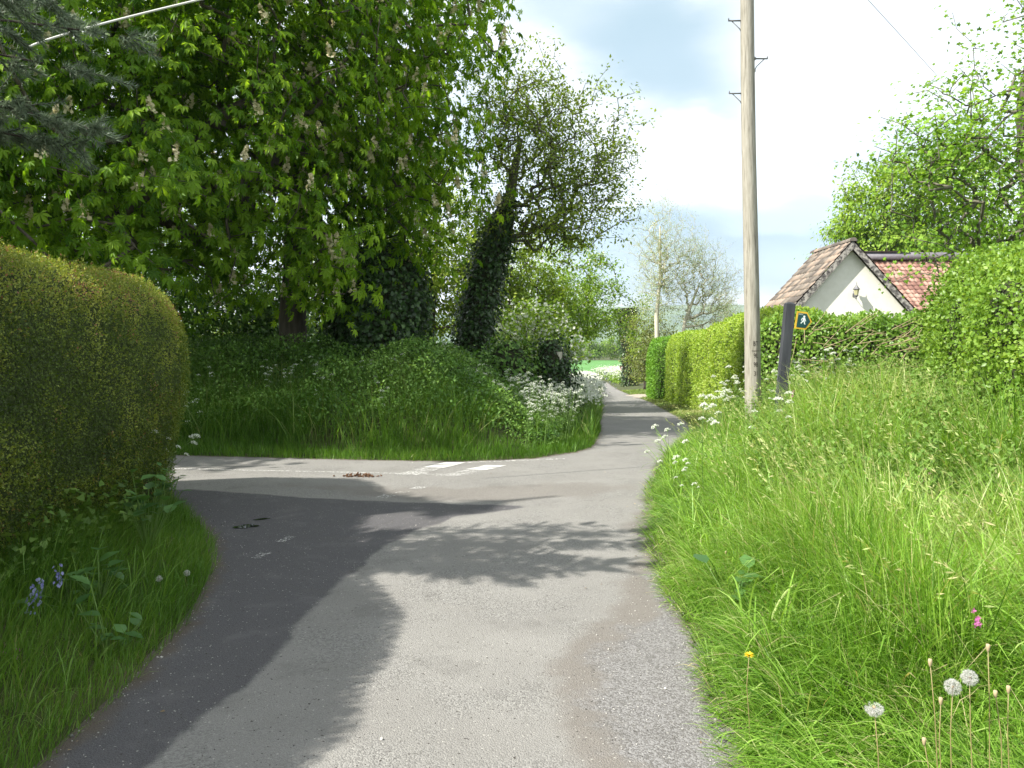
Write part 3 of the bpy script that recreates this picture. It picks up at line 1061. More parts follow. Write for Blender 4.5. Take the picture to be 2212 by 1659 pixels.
# ------------------------------------------------------------------ trees
def grow(trunk, targets, up_bias=.5, step=.45, jit=.06, curve=.25, tip=.006, pw=2.3, rmax=None):
    """join each target to the nearest part of the growing skeleton; returns nodes, parents, radii, tip paths"""
    pos, par = [], []
    for k in range(len(trunk) - 1):
        a, b = A(trunk[k][:3], float), A(trunk[k + 1][:3], float)
        m = max(2, int(np.linalg.norm(b - a) / step))
        for j in range(m):
            pos.append(a + (b - a) * j / m)
            par.append(len(pos) - 2)
    pos.append(A(trunk[-1][:3], float))
    par.append(len(pos) - 2)
    nt_ = len(pos)
    cap = nt_ + len(targets) * 40
    Pn = np.zeros((cap, 3))
    Pn[:nt_] = pos
    par = list(par)
    n = nt_
    c0 = A(trunk[len(trunk) // 2][:3])
    order = np.argsort(np.linalg.norm(targets - c0, axis=1))
    skip = max(1, int(nt_ * .3))
    tips = []
    for ti in order:
        T = targets[ti]
        v = T - Pn[skip:n]
        dist = np.linalg.norm(v, axis=1)
        cost = dist + up_bias * np.maximum(0, Pn[skip:n, 2] - T[2] + .2 * dist)
        j = int(np.argmin(cost)) + skip
        a = Pn[j]
        L = np.linalg.norm(T - a)
        m = max(1, min(38, int(round(L / step))))
        bend = A([0, 0, 1.]) * L * curve * .5 + rng.normal(0, .08, 3) * L
        prev = j
        path = []
        for k in range(1, m + 1):
            t = k / m
            q = a + (T - a) * t + bend * (t * (1 - t) * 2)
            if k < m:
                q = q + rng.normal(0, jit, 3) * min(1, L)
            Pn[n] = q
            par.append(prev)
            prev = n
            path.append(n)
            n += 1
        tips.append(path)
    Pn = Pn[:n]
    par = A(par)
    cnt = np.zeros(n)
    for pth in tips:
        cnt[pth[-1]] += 1
    for k in range(n - 1, 0, -1):
        if par[k] >= 0:
            cnt[par[k]] += cnt[k]
    r = tip * np.maximum(cnt, 1) ** (1 / pw)
    if rmax:
        r = np.minimum(r, rmax)
    for k in range(nt_):                 # trunk radii as given
        z = Pn[k]
        best, rr = 1e9, 0
        for s in range(len(trunk) - 1):
            a, b = A(trunk[s][:3]), A(trunk[s + 1][:3])
            e = b - a
            t = np.clip(np.dot(z - a, e) / np.dot(e, e), 0, 1)
            dd = np.linalg.norm(z - a - t * e)
            if dd < best:
                best, rr = dd, trunk[s][3] + (trunk[s + 1][3] - trunk[s][3]) * t
        r[k] = rr
    r[nt_:] = np.minimum(r[nt_:], r[np.maximum(par[nt_:], 0)] * .95 + 1e-4)
    return Pn, par, r, tips, nt_


def blob_points(blobs, n, p=.22, lump=.25, seed=0, zmin=None):
    w = A([b[6] if len(b) > 6 else b[3] * b[4] * b[5] for b in blobs], float)
    idx = rng.choice(len(blobs), n, p=w / w.sum())
    B = A([b[:6] for b in blobs], float)[idx]
    u = rdir(n)
    rad = rng.random(n) ** p
    rad *= 1 + lump * (vnoise(u * 2.3 + idx[:, None] * 7.1 + 20, 1.6, seed) - .6) * 2
    q = B[:, :3] + u * B[:, 3:6] * rad[:, None]
    if zmin is not None:
        q = q[q[:, 2] > zmin]
    return q


def tree(name, label, cat, trunk, blobs, nt, per, proto, size, mat, bark, spread=.35, droop=.4, p=.22, lump=.3, seed=1, group=None,
         step=.45, tip=.006, up_bias=.5, curve=.25, along=2, flowers=None, zmin=None, sides=4, jit=.06, ivy=None, vshift=.0, rmax=None, flat=0.):
    base = A(trunk[0][:3], float)
    root = empty(name, tuple(base), label, cat, group)
    T = blob_points(blobs, nt, p, lump, seed, zmin)
    Pn, par, r, tips, nt_ = grow(trunk, T, up_bias, step, jit, curve, tip, rmax=rmax)
    k = np.arange(nt_, len(Pn))
    ch = []
    bigm = r[k] > .05
    for msk, sd in ((bigm, 8), (~bigm, sides)):
        kk = k[msk]
        if len(kk):
            rp = np.minimum(r[par[kk]], r[kk] * 1.3)
            V, F = tubes(Pn[par[kk]], Pn[kk], rp, r[kk], sd)
            ch.append((V, F, bark, None))
    tp = A([Pn[q] for q in range(nt_)])
    tr = r[:nt_].copy()
    tr *= 1 + .12 * (vnoise(tp, 1.3, seed) - .5)
    tr[0] *= 1.35
    if nt_ > 2:
        tr[1] *= 1.12
    V, F = pipe(tp, tr, 14)
    if tr[0] > .12:
        ax = np.repeat(tp, 14, axis=0)
        V = ax + (V - ax) * (1 + .22 * (vnoise(V * A([[1, 1, .4]]), 5.0, seed + 3) - .5))[:, None]
    ch.append((V, F, bark, None))
    mesh('trunk', ch, root, smooth=True)
    # leaves
    pts, outw = [], []
    cen = A([b[:3] for b in blobs]).mean(0)
    src = []
    for pth in tips:
        src += pth[-(along + 1):]
    src = A(src)
    src = src[src >= nt_]
    S = Pn[src]
    S = np.repeat(S, max(1, int(round(per * len(tips) / len(src)))), axis=0)
    S = S + rng.normal(0, spread, S.shape) * A([1, 1, .7])
    o = unit(S - cen)
    f = o * .6 + rdir(len(S)) * .8 - A([0, 0, droop * 1.6])
    up = rdir(len(S)) * .45 + A([0, 0, 1.]) * .8 + o * .5
    val = np.clip(.5 + .3 * rng.normal(size=len(S)) + (vnoise(S, .9, seed + 5) - .5) * .5 + vshift, 0, 1)
    V, F, a = inst(proto[0], proto[1], frames(f, up), rng.uniform(size[0], size[1], len(S)), S, val)
    mesh('crown', [(V, F, mat, a)], root)
    if flowers:
        n, fm, kind = flowers
        c = S[rng.choice(len(S), min(n, len(S)), replace=False)] if kind == 'sprig' else T[rng.random(len(T)) < n]
        if kind == 'candle':
            c = c + unit(c - cen) * .22 + A([0, 0, .08])
            m = 34
            N = len(c)
            t = rng.random((N, m))
            an = rng.uniform(0, 6.28, (N, m))
            rr = .055 * (1.05 - t) + .008
            tilt = rng.normal(0, .25, (N, 1))
            q = np.stack([c[:, :1] + np.cos(an) * rr + tilt * t * .2, c[:, 1:2] + np.sin(an) * rr, c[:, 2:] + .10 + t * .26], -1).reshape(-1, 3)
            V, F, a = inst(PET_V, PET_F, frames(rdir(len(q)), rdir(len(q))), rng.uniform(.034, .060, len(q)), q, rng.random(len(q)))
        else:
            V, F, a = inst(PET_V, PET_F, frames(rdir(len(c)), rdir(len(c))), rng.uniform(.05, .09, len(c)), c + rng.normal(0, .05, c.shape), rng.random(len(c)))
        mesh('blossom', [(V, F, fm, a)], root)
    if ivy:
        ivy(root)
    return root


def ivy_sleeve(pts, rad, n, size, bulge=.25, mat='ivy', seed=5, name='ivy'):
    """leafy sleeve round a stem"""
    def f(root):
        V, F = pipe(pts, rad, 18, False)
        V = V + rng.normal(0, .01, V.shape)
        ax = np.repeat(A(pts, float), 18, axis=0)
        V = ax + (V - ax) * (.72 + bulge * 1.3 * vnoise(V, 1.6, seed) + bulge * 1.2 * vnoise(V, 4.0, seed + 1))[:, None]
        q, nn = sample(V, F[0], n)
        nn = np.where(((q - q.mean(0)) * nn).sum(1, keepdims=True) < 0, -nn, nn) if False else nn
        q2 = q + nn * (rng.random((n, 1)) ** 2.2 * (.10 + .5 * bulge) - .02) + A([0, 0, -1.]) * rng.random((n, 1)) ** 3 * .15
        fdir = nn * .7 + rdir(n) * .7 - A([0, 0, .8])
        Vl, Fl, al = inst(IVY_V, IVY_F, frames(fdir, nn + rdir(n) * .3), rng.uniform(size[0], size[1], n), q2, np.clip(rng.normal(.5, .3, n), 0, 1))
        mesh(name, [(ax + (V - ax) * .93, F, M['core'], None), (Vl, Fl, M[mat], al)], root)
    return f


# 1 horse chestnut across the junction
gz17 = Z1(-4.6, 17)
tree('horse_chestnut_tree', 'huge dark green horse chestnut with cream blossom candles, filling the upper left beyond the junction', 'tree',
     [(-4.65, 17, gz17 - .1, .34), (-4.7, 17.05, 2.2, .29), (-4.6, 17.1, 4.2, .26), (-4.3, 17.1, 6.5, .19), (-4.1, 17.1, 9.0, .10), (-4.0, 17, 11, .04)],
     [(-5.6, 17.2, 8.0, 4.6, 4.6, 4.6), (-2.9, 16.6, 7.4, 2.7, 3.2, 4.2), (-2.1, 16.2, 9.0, 2.1, 2.6, 2.2), (-3.2, 15.8, 5.2, 2.3, 2.4, 2.2), (-2.1, 16.2, 5.0, 1.3, 1.4, 1.5, 8), (-8.8, 15.4, 7.0, 4.3, 4.2, 4.4),
      (-11.5, 13.6, 6.2, 3.6, 3.2, 4.0), (-8.2, 13.2, 4.6, 3.4, 2.4, 2.1), (-4.6, 14.8, 3.7, 1.5, 1.6, 1.2), (-3.3, 14.9, 2.9, .8, .9, .7, 4), (-5.5, 13.4, 7.5, 3, 2.2, 3.6), (-9.6, 10.8, 6.6, 3.6, 2.4, 3.4),
      (-8.0, 12.0, 4.0, 3.0, 1.8, 1.5), (-5.2, 15.2, 3.6, 2.0, 1.6, 1.2), (-11.0, 9.0, 5.5, 2.6, 2.0, 2.6)],
     2900, 15, (PALM_V, PALM_F), (.11, .20), M['chestnut'], M['bark'], spread=.30, droop=.75, p=.20, lump=.45, seed=1, tip=.008, step=.5,
     zmin=2.0, flowers=(.42, M['blossom'], 'candle'), up_bias=.35, curve=.15, along=2)

# dark trees and thicket standing under and behind it
tree('sycamore_tree', 'dark shaded tree standing left behind the horse chestnut', 'tree',
     [(-15.5, 24, 1.2, .3), (-15.5, 24, 5, .22), (-15, 24, 10, .1)],
     [(-15, 24, 5.5, 6, 4.0, 4.2), (-9.0, 23.5, 4.6, 3.2, 2.6, 2.8)], 600, 14, (LOBE_V, LOBE_F), (.18, .28), M['chestnut'], M['bark_dark'], spread=.5, seed=2, step=.7, vshift=-.1)


def shrub(name, label, x, y, w, h, dpt, n, size, mat, seed=1, cat='shrub', z0=None, proto=(LEAF_V, LEAF_F), group=None, flowers=None, nt=60, bark='bark_dark', p=.3, vshift=0, spread=.16, zb=0.12, stems=1):
    zb_ = Z1(x, y) if z0 is None else z0
    return tree(name, label, cat, [(x, y, zb_ - .05, .05 * min(1.6, h / 2)), (x + .05, y, zb_ + h * .35, .03)],
                [(x, y, zb_ + h * .55, w * .5, dpt * .5, h * .47), (x + w * .15, y - dpt * .1, zb_ + h * .35, w * .42, dpt * .45, h * .33), (x - w * .2, y, zb_ + h * .38, w * .33, dpt * .4, h * .36)],
                nt, n // nt, proto, size, mat, M[bark], spread=spread * min(w, h) * .6, seed=seed, p=p, step=.3, zmin=zb_ + zb, tip=.004, flowers=flowers, group=group, vshift=vshift, sides=3)


for k, (x, y, w, h, lab) in enumerate([
        (-11.5, 19.5, 5.5, 4.6, 'dark shaded shrub farthest left in the hollow under the chestnut'),
        (-8.4, 20.2, 4.6, 4.4, 'dark shaded shrub under the chestnut, just right of the clipped hedge end'),
        (-6.3, 21.2, 3.2, 3.0, 'low dark shrub immediately left of the chestnut trunk')]):
    shrub('shrub', lab, x, y, w, h, 2.6, 9000, (.10, .17), M['bramble'], seed=20 + k, group='shaded shrubs under the chestnut', nt=110, vshift=-.1, p=.4)

for k, (x, y, w, h, lab) in enumerate([
        (-5.3, 16.3, 1.6, 1.15, 'low dark bramble against the left of the chestnut trunk base'),
        (-3.9, 15.9, 1.3, .9, 'low dark bramble in front of the chestnut trunk, on its right'),
        (-7.2, 15.6, 2.4, 1.3, 'bramble mound on the bank nearest the clipped hedge end'),
        (-1.9, 15.6, 1.8, .95, 'bramble mound on the bank below the ivy column')]):
    shrub('bramble', lab, x, y, w, h, 1.2, 4200, (.04, .08), M['bramble'], seed=27 + k, group='brambles on the shaded bank', nt=90, vshift=-.12, p=.4, zb=.02)

# 2 ivy-smothered stump and ivy-clad leaning tree
zb = Z1(-2.9, 16.6)
iv = empty('ivy_clad_tree', (-2.9, 16.6, zb), 'broad column smothered in dark ivy between the chestnut trunk and the leaning tree', 'tree')
V, F = pipe([(-2.9, 16.6, zb - .1), (-2.85, 16.6, 2.2), (-2.8, 16.6, 3.2)], [.2, .15, .08], 10)
mesh('trunk', [(V, F, M['bark_dark'], None)], iv, smooth=True)
ivy_sleeve([(-2.85, 16.6, zb - .05), (-2.85, 16.6, 1.5), (-2.8, 16.6, 2.2), (-2.7, 16.6, 2.9), (-2.65, 16.6, 3.4), (-2.6, 16.6, 3.75)],
           [.70, .80, .85, .8, .6, .15], 14000, (.05, .10), .35, seed=8)(iv)

LT = [(-1.05, 19, Z1(-1.05, 19) - .1, .30), (-.85, 19, 2.2, .26), (-.62, 19, 3.4, .24), (-.35, 19.05, 4.4, .2), (-.05, 19.1, 5.2, .13), (.2, 19.1, 6.6, .07)]
tree('leaning_oak_tree', 'twisting leaning tree with ivy-dark trunk and thin olive spring crown left of the lane', 'tree', LT,
     [(.9, 19, 6.1, 2.15, 2.2, 2.5), (.1, 19.2, 7.2, 1.6, 1.8, 1.8), (1.6, 18.8, 5.0, 1.5, 1.6, 1.1), (1.1, 18.9, 4.3, 1.5, 1.3, .55, 2.0), (-.4, 19, 4.6, 1.0, 1.0, .9), (2.2, 19, 5.9, 1.0, 1.2, 1.2)],
     1500, 11, (LEAF_V, LEAF_F), (.055, .12), M['olive'], M['bark_grey'], spread=.12, droop=.1, p=.42, lump=.45, seed=3, tip=.0042, step=.28, jit=.07, curve=.3, along=2,
     ivy=ivy_sleeve([t[:3] for t in LT[:5]], [.36, .33, .30, .26, .10], 7000, (.05, .10), .35, seed=9))

# ivy-topped stumps on the bank
for k, (x, y, top, r, lab) in enumerate([(W(1100, 0, 17)[0], 17.0, 1.72, .33, 'cut stump wrapped in ivy, right of the leaning tree foot'),
                                         (W(1190, 0, 17.6)[0], 17.6, 1.75, .30, 'dark green ivy-topped stump nearest the lane on the bank'),
                                         (W(1010, 0, 16.6)[0], 16.6, 1.35, .42, 'low twiggy ivy mound at the foot of the leaning tree')]):
    zz = Z1(x, y)
    s = empty('ivy_stump', (x, y, zz), lab, 'tree stump', 'ivy stumps on the bank')
    V, F = pipe([(x + .16, y - .2, zz - .1), (x + .17, y - .22, top - .25)], [.09, .07], 9)
    mesh('stump', [(V, F, M['bark_pale'], None)], s, smooth=True)
    ivy_sleeve([(x, y, zz), (x, y, zz + .35 * (top - zz)), (x, y, zz + .8 * (top - zz)), (x, y, top)], [r * .8, r, r * 1.05, r * .3], 2600, (.05, .09), .5, seed=30 + k,
               mat='bramble' if k != 1 else 'ivy')(s)

# 3 sunlit trees behind
back = [
    ('hawthorn_tree', 'broad sunlit bright green tree with white may blossom above the lane corner', 1.9, 33, 5.4, 6.9, 5, 17000, 'bright', 500, 40),
    ('field_maple_tree', 'bright green tree overhanging the lane just before the open field', 2.6, 38, 4.8, 6.4, 5, 12000, 'bright', 0, 41),
    ('field_maple_tree', 'yellow-green tree glimpsed between the ivy column and the leaning tree', -2.9, 29, 4.6, 8.6, 4, 16000, 'yellowgreen', 0, 42),
    ('field_maple_tree', 'tall yellow-green tree behind the leaning oak trunk', -.2, 30, 4.0, 6.6, 4, 13000, 'yellowgreen', 0, 43),
    ('field_maple_tree', 'yellow-green tree directly behind the ivy column', -6.2, 31, 5.0, 7.2, 4, 11000, 'yellowgreen', 0, 47),
    ('field_maple_tree', 'round yellow-green tree seen low behind the chestnut trunk', -12.5, 34, 6.0, 4.6, 4, 6000, 'yellowgreen', 0, 44),
    ('hawthorn_tree', 'low hawthorn heavy with white blossom behind the ivy stumps', .5, 24, 2.6, 3.3, 2.2, 6000, 'bright', 2600, 45)]
for (nm, lab, x, y, w, h, dp_, n, m, fl, sd) in back:
    zz = Z1(x, y)
    tree(nm, lab, 'tree', [(x, y, zz - .1, .16), (x, y, zz + h * .3, .12), (x + .2, y, zz + h * .7, .05)],
         [(x, y, zz + h * .6, w * .5, dp_ * .5, h * .4), (x - w * .22, y - .3, zz + h * .42, w * .36, dp_ * .4, h * .3), (x + w * .24, y, zz + h * .45, w * .34, dp_ * .4, h * .28)],
         300, n // 300, (LEAF_V, LEAF_F), (.10, .17), M[m], M['bark_dark'], spread=.22, seed=sd, p=.3, step=.5, droop=.25, zmin=2.1 if x > 1.2 else zz + .5,
         flowers=(fl, M['white_flower'], 'sprig') if fl else None, group='sunlit trees beyond the leaning tree')

# 4 thin pale trees above the clipped hedge
YB = 46
zz = Z1(8.3, YB)


def pale(name, label, trunk, blobs, nt, seed):
    tree(name, label, 'tree', trunk, blobs, nt, 8, (LEAF_V, LEAF_F), (.04, .075), M['pale'], M['bark_pale'], spread=.10, droop=.0, p=.5, lump=.4, seed=seed, tip=.0045, step=.45,
         up_bias=1.6, curve=-.12, jit=.05, along=1, sides=3, group='thin pale barely leafed trees')


x0 = W(1422, 0, YB)[0]
pale('ash_tree', 'slender pale-barked tree with bare lacy crown rising above the clipped hedge', [(x0, YB, zz, .17), (x0 - .1, YB, 3.4, .12), (x0 + .1, YB, 5.5, .09), (x0 + .1, YB, 8.6, .04)],
     [(x0 + .2, YB, 7.3, 2.3, 1.9, 3.3), (x0 + .4, YB, 5.0, 2.0, 1.5, 1.8)], 2000, 51)
x1 = W(1458, 0, YB)[0]
pale('ash_tree', 'spreading pale tree forking low beside the pole, pale limbs fanning right', [(x1, YB + .5, zz, .12), (x1 + .7, YB + .5, 3.2, .1), (x1 + 1.5, YB + .5, 5.2, .05)],
     [(x1 + 2.4, YB + .5, 5.0, 2.1, 1.6, 2.8), (x1 + 1.2, YB + .5, 6.6, 1.7, 1.4, 2.3), (x1 + 3.1, YB + .5, 3.6, 1.2, 1.2, 1.4)], 2000, 52)
for k, (x, y, w, h, mt, lab) in enumerate([
        (W(1400, 0, 52)[0], 52, 3.4, 6.0, 'bronze', 'bronze-green bush behind the left pale trunk'),
        (W(1475, 0, 53)[0], 53, 4.2, 5.6, 'bronze', 'bronze-green bush behind the fanning pale limbs'),
        (W(1392, 0, 60)[0], 60, 2.6, 7.5, 'yellowgreen', 'thin-leaved tree arching over the speed sign'),
        (W(1545, 0, 50)[0], 50, 2.2, 3.4, 'yellowgreen', 'low yellow-green bush showing left of the pole')]):
    shrub('bush', lab, x, y, w, h, 3, 5000, (.10, .17), M[mt], seed=60 + k, cat='bush', group='bushes behind the clipped hedge', nt=150, spread=.12, p=.4, flowers=(260, M['white_flower'], 'sprig') if k == 2 else None)
# dark ivy trunk by the sign
xs = W(1362, 0, 74)[0]
zz = Z1(xs, 74)
dt = empty('ivy_clad_tree', (xs, 74, zz), 'dark ivy-covered trunk standing beside the round speed sign', 'tree')
V, F = pipe([(xs, 74, zz - .1), (xs - .3, 74, 5)], [.3, .2], 8)
mesh('trunk', [(V, F, M['bark_dark'], None)], dt)
ivy_sleeve([(xs + .1, 74, zz), (xs, 74, zz + 2), (xs - .3, 74, 3.0), (xs - .5, 74, 5.2)], [.6, .55, .6, .9], 2500, (.10, .16), .4, seed=12)(dt)

# far hedgerow across the field
for k, px in enumerate((1170, 1215, 1250, 1285, 1320, 1352, 1390, 1130, 1085)):
    yy = 238 + 5 * rng.random()
    xw = W(px, 0, yy)[0]
    shrub('hedgerow_tree', ('distant hedgerow tree flecked with white blossom across the field' if k in (2, 3, 4) else 'distant plain green hedgerow tree across the field'),
          xw, yy, 7.5, 7.5 + 1.2 * rng.random(), 4, 2600, (.35, .6), M['thorn' if k % 2 else 'bright'], seed=80 + k, cat='tree',
          group='blossoming trees in the far hedgerow' if k in (2, 3, 4) else 'green trees in the far hedgerow', nt=100, flowers=None, spread=.10, p=.45)
    if k in (2, 3, 4):
        rt = COL.objects[-1] if False else None
# 5 right side: maple with upright stems, tall tree behind house
def multistem(name, label, x, y, zz, stems, blobs, nt, per, size, mat, seed, **kw):
    return tree(name, label, 'tree', stems, blobs, nt, per, (LOBE_V, LOBE_F), size, mat, M['bark_grey'], seed=seed, **kw)


xm = 8.6
tree('field_maple_tree', 'bright loose-leaved maple with many upright stems at the right edge above the bush', 'tree',
     [(xm, 13.6, .3, .12), (xm + .05, 13.6, 2.2, .09), (xm, 13.6, 3.6, .06)],
     [(8.0, 13.4, 4.4, 1.6, 1.3, 1.8), (9.0, 13.6, 5.2, 1.5, 1.3, 2.6), (7.1, 13.4, 4.9, .9, .8, .9, 2.4), (7.4, 13.5, 3.3, .9, 1.0, 1.0), (7.6, 13.5, 5.8, .7, .7, .7, 1.2), (9.3, 13.8, 7.4, .95, .9, 1.6), (9.0, 13.5, 3.0, 1.3, 1.2, 1.0), (8.4, 13.5, 3.4, 1.4, 1.1, 1.0), (6.45, 13.4, 4.9, .4, .5, .4, .3)],
     820, 11, (LOBE_V, LOBE_F), (.065, .12), M['maple'], M['bark_grey'], spread=.17, droop=.25, p=.42, lump=.5, seed=70, tip=.005, step=.3, up_bias=1.4, curve=-.1, along=3)
tree('ivy_dark_tree', 'dark thick-trunked tree at the far right edge behind the maple', 'tree',
     [(12.2, 18.5, .2, .26), (12.1, 18.5, 4, .24), (11.95, 18.5, 7.0, .22), (12.2, 18.5, 9, .12)],
     [(13.6, 18.5, 8, 1.8, 1.6, 2.6), (13.0, 18.5, 4.4, 1.6, 1.5, 1.8)], 200, 16, (LOBE_V, LOBE_F), (.08, .14), M['maple'], M['bark_dark'], spread=.25, seed=71, step=.4)
tree('lime_tree', 'rounded bright green tree standing behind the bungalow roof', 'tree',
     [(21.5, 46, -1.4, .35), (21.5, 46, 4, .28), (21.6, 46, 9, .12)],
     [(22.3, 46, 9.6, 3.6, 3.2, 3.6), (19.8, 46, 7.2, 1.9, 2.4, 1.7), (22.5, 45.5, 6.8, 3.4, 3, 2.2), (26, 46, 10, 3, 3, 5), (20.2, 45.5, 8.6, 2.2, 2.4, 2.2), (18.6, 45.5, 6.0, 1.0, 1.4, 1.0, 6)], 900, 26, (LEAF_V, LEAF_F), (.18, .30), M['bright'], M['bark'],
     spread=.35, seed=72, p=.3, step=.7, lump=.35, tip=.012)


# ------------------------------------------------------------------ hedges
def hedge(name, label, path, proto, size, mat, n, core='core', nexp=4.0, rough=.10, seed=1, ends=8.0, group=None, cat='hedge', outl=.05, tilt=.5, vfun=None, shoots=0, inset=.05, ntop=None, foot=0.):
    """path rows: x, y, half width, z bottom, z top; section is a rounded box"""
    path = A(path, float)
    m, K = 70, 26
    t = np.linspace(0, 1, m)
    s = np.linspace(0, 1, len(path))
    C = np.c_[[np.interp(t, s, path[:, j]) for j in range(5)]].T
    tan = unit(np.gradient(C[:, :2], axis=0))
    sid = np.c_[-tan[:, 1], tan[:, 0]]
    e = (1 - np.abs(2 * t - 1) ** ends) ** (1 / 3.0)
    e = np.clip(e, .02, 1)
    th = np.linspace(0, math.pi, K)
    cx = np.sign(np.cos(th)) * np.abs(np.cos(th)) ** (2 / nexp)
    cz = np.abs(np.sin(th)) ** (2 / (ntop or nexp))
    cx = cx * (1 - foot * (1 - cz) ** 1.5)
    hz_ = (.75 + .25 * e)
    V = np.zeros((m, K, 3))
    V[:, :, :2] = C[:, None, :2] + sid[:, None, :] * (cx[None] * C[:, 2:3] * (e[:, None]))[..., None]
    V[:, :, 2] = C[:, 3:4] + (C[:, 4:5] - C[:, 3:4]) * cz[None] * hz_[:, None]
    V = V.reshape(-1, 3)
    i = np.arange(m - 1)[:, None] * K + np.arange(K - 1)[None]
    F = np.stack([i, i + 1, i + 1 + K, i + K], -1).reshape(-1, 4)
    # outward displacement by noise
    cc = np.repeat(np.c_[C[:, :2], (C[:, 3] + C[:, 4]) / 2][:, None], K, 1).reshape(-1, 3)
    nrm = unit((V - cc) * A([1, 1, .8]))
    V = V + nrm * ((vnoise(V, 1.4, seed) - .5) * 2 * rough + (vnoise(V, 4.2, seed + 1) - .5) * rough)[:, None]
    q, nn = sample(V, F, n)
    ce = cc[rng.integers(0, 1)] * 0
    # orient normals outward
    ci = np.abs(q[:, None, :2] - C[None, ::6, :2]).sum(-1).argmin(1) * 6
    cq = np.c_[C[ci, :2], (C[ci, 3] + C[ci, 4]) * .5]
    flip = ((q - cq) * nn).sum(1) < 0
    nn[flip] *= -1
    q = q + nn * (rng.random((n, 1)) ** 1.5 * outl * 2 - outl * .6)
    f = nn * tilt + rdir(n) * .8 + A([0, 0, .25])
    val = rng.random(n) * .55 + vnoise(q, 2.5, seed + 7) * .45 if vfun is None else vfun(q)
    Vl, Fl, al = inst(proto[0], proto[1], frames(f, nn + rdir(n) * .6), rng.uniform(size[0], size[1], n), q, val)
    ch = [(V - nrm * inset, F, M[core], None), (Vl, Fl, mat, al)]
    if shoots:
        q, nn = sample(V, F, shoots)
        flip = nn[:, 2] < 0
        nn[flip] *= -1
        k = (nn[:, 2] > .15)
        q, nn = q[k], nn[k]
        top = q + nn * .02 + A([0, 0, 1.]) * rng.uniform(.02, .09, (len(q), 1)) + rng.normal(0, .015, q.shape)
        Vs, Fs = tubes(q, top, np.full(len(q), .0012), np.full(len(q), .0008), 3)
        ch.append((Vs, Fs, mat, .8))
        w = 6
        tt = rng.random((len(q), w))
        qq = (q[:, None] + (top - q)[:, None] * tt[..., None]).reshape(-1, 3)
        Vt, Ft, at = inst(LEAF_V, LEAF_F, frames(rdir(len(qq)) + A([0, 0, .5]), rdir(len(qq))), rng.uniform(size[0], size[1], len(qq)), qq, np.clip(rng.normal(.75, .2, len(qq)), 0, 1))
        ch.append((Vt, Ft, mat, at))
    o = mesh(name, ch)
    return tag(o, label, cat, group)


# clipped small-leaved hedge on the left
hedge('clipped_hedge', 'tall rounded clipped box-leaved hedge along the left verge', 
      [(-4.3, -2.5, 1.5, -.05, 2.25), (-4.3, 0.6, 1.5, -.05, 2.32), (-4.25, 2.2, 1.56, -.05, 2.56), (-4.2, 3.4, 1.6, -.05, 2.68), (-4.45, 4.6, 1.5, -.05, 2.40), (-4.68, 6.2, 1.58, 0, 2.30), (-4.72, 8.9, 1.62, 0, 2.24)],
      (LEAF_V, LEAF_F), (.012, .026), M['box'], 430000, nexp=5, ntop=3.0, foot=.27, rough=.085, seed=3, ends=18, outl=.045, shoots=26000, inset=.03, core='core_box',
      vfun=lambda q: np.clip(.05 + .38 * rng.random(len(q)) + .75 * (vnoise(q, 4.0, 5) - .3) + .40 * sstep(1.45, 2.15, q[:, 2]) + .12 * (rng.random(len(q)) > .9), 0, 1))  # pale new growth on top; shade on the lower face put into leaf colour

# clipped cypress columns and hedge along the far lane
hedge('cypress_hedge', 'bright green clipped cypress block just nearer than the gravel drive', [(8.35, 42.0, .75, -1.3, 2.05), (8.45, 45.4, .75, -1.35, 2.0)],
      (LONG_V, LEAF_F), (.10, .18), M['cypress'], 15000, 'core_bright', 5, .07, 5, ends=8, group='clipped hedge blocks along the lane')
hedge('cypress_hedge', 'narrow clipped cypress block beyond the first, at the drive mouth', [(8.95, 46.2, .8, -1.5, 1.85), (9.1, 49.0, .8, -1.5, 1.85)],
      (LONG_V, LEAF_F), (.10, .18), M['cypress'], 9000, 'core_bright', 5, .07, 6, ends=8, group='clipped hedge blocks along the lane')
hedge('beech_hedge', 'long yellow-green beech hedge running from the drive to the pole', [(8.75, 41.2, .9, -1.3, 2.25), (8.35, 33, .9, -1.0, 2.2), (7.6, 24, .9, -.5, 2.6), (6.9, 18.8, .9, -.2, 2.45)],
      (LEAF_V, LEAF_F), (.06, .11), M['beech'], 62000, 'core_bright', 5, .10, 7, ends=26, outl=.07)
hedge('hornbeam_hedge', 'fresh green shaggy hedge behind the footpath post, below the gable', [(5.2, 16.5, .8, .1, 2.1), (6.2, 15.9, .85, .1, 2.16), (8.2, 15.4, .9, .1, 2.14), (9.6, 14.8, .9, .1, 2.2)],
      (OVAL_V, OVAL_F), (.05, .085), M['hazel'], 30000, 'core', 4.5, .16, 8, ends=14, outl=.10)
hedge('thorn_bush', 'tall dense glossy thorn bush filling the right edge', [(7.9, 13.4, .9, .1, 2.6), (7.15, 11.6, 1.0, .1, 2.8), (6.65, 9.6, 1.15, .1, 2.7), (6.05, 7.6, 1.2, .2, 2.45), (5.6, 5.9, 1.15, .2, 2.3), (5.6, 4.2, 1.1, .2, 2.2)],
      (OVAL_V, OVAL_F), (.035, .065), M['thorn'], 95000, 'core', 3.0, .28, 9, ends=8, outl=.14, cat='bush', tilt=.4)
# bare twigs in the hedge gap
tw = []
P0 = A([W(1720 + 260 * rng.random(), 700 + 130 * rng.random(), 14.2) for _ in range(70)])
dirs = unit(A([[1, 0, .15]]) + rng.normal(0, .55, (70, 3)) * A([[1, .2, 1]]))
V, F = tubes(P0, P0 + dirs * rng.uniform(.2, .7, (70, 1)), np.full(70, .007), np.full(70, .003), 4)
o = mesh('twigs', [(V, F, M['dry'], .8)])
tag(o, kind='stuff')


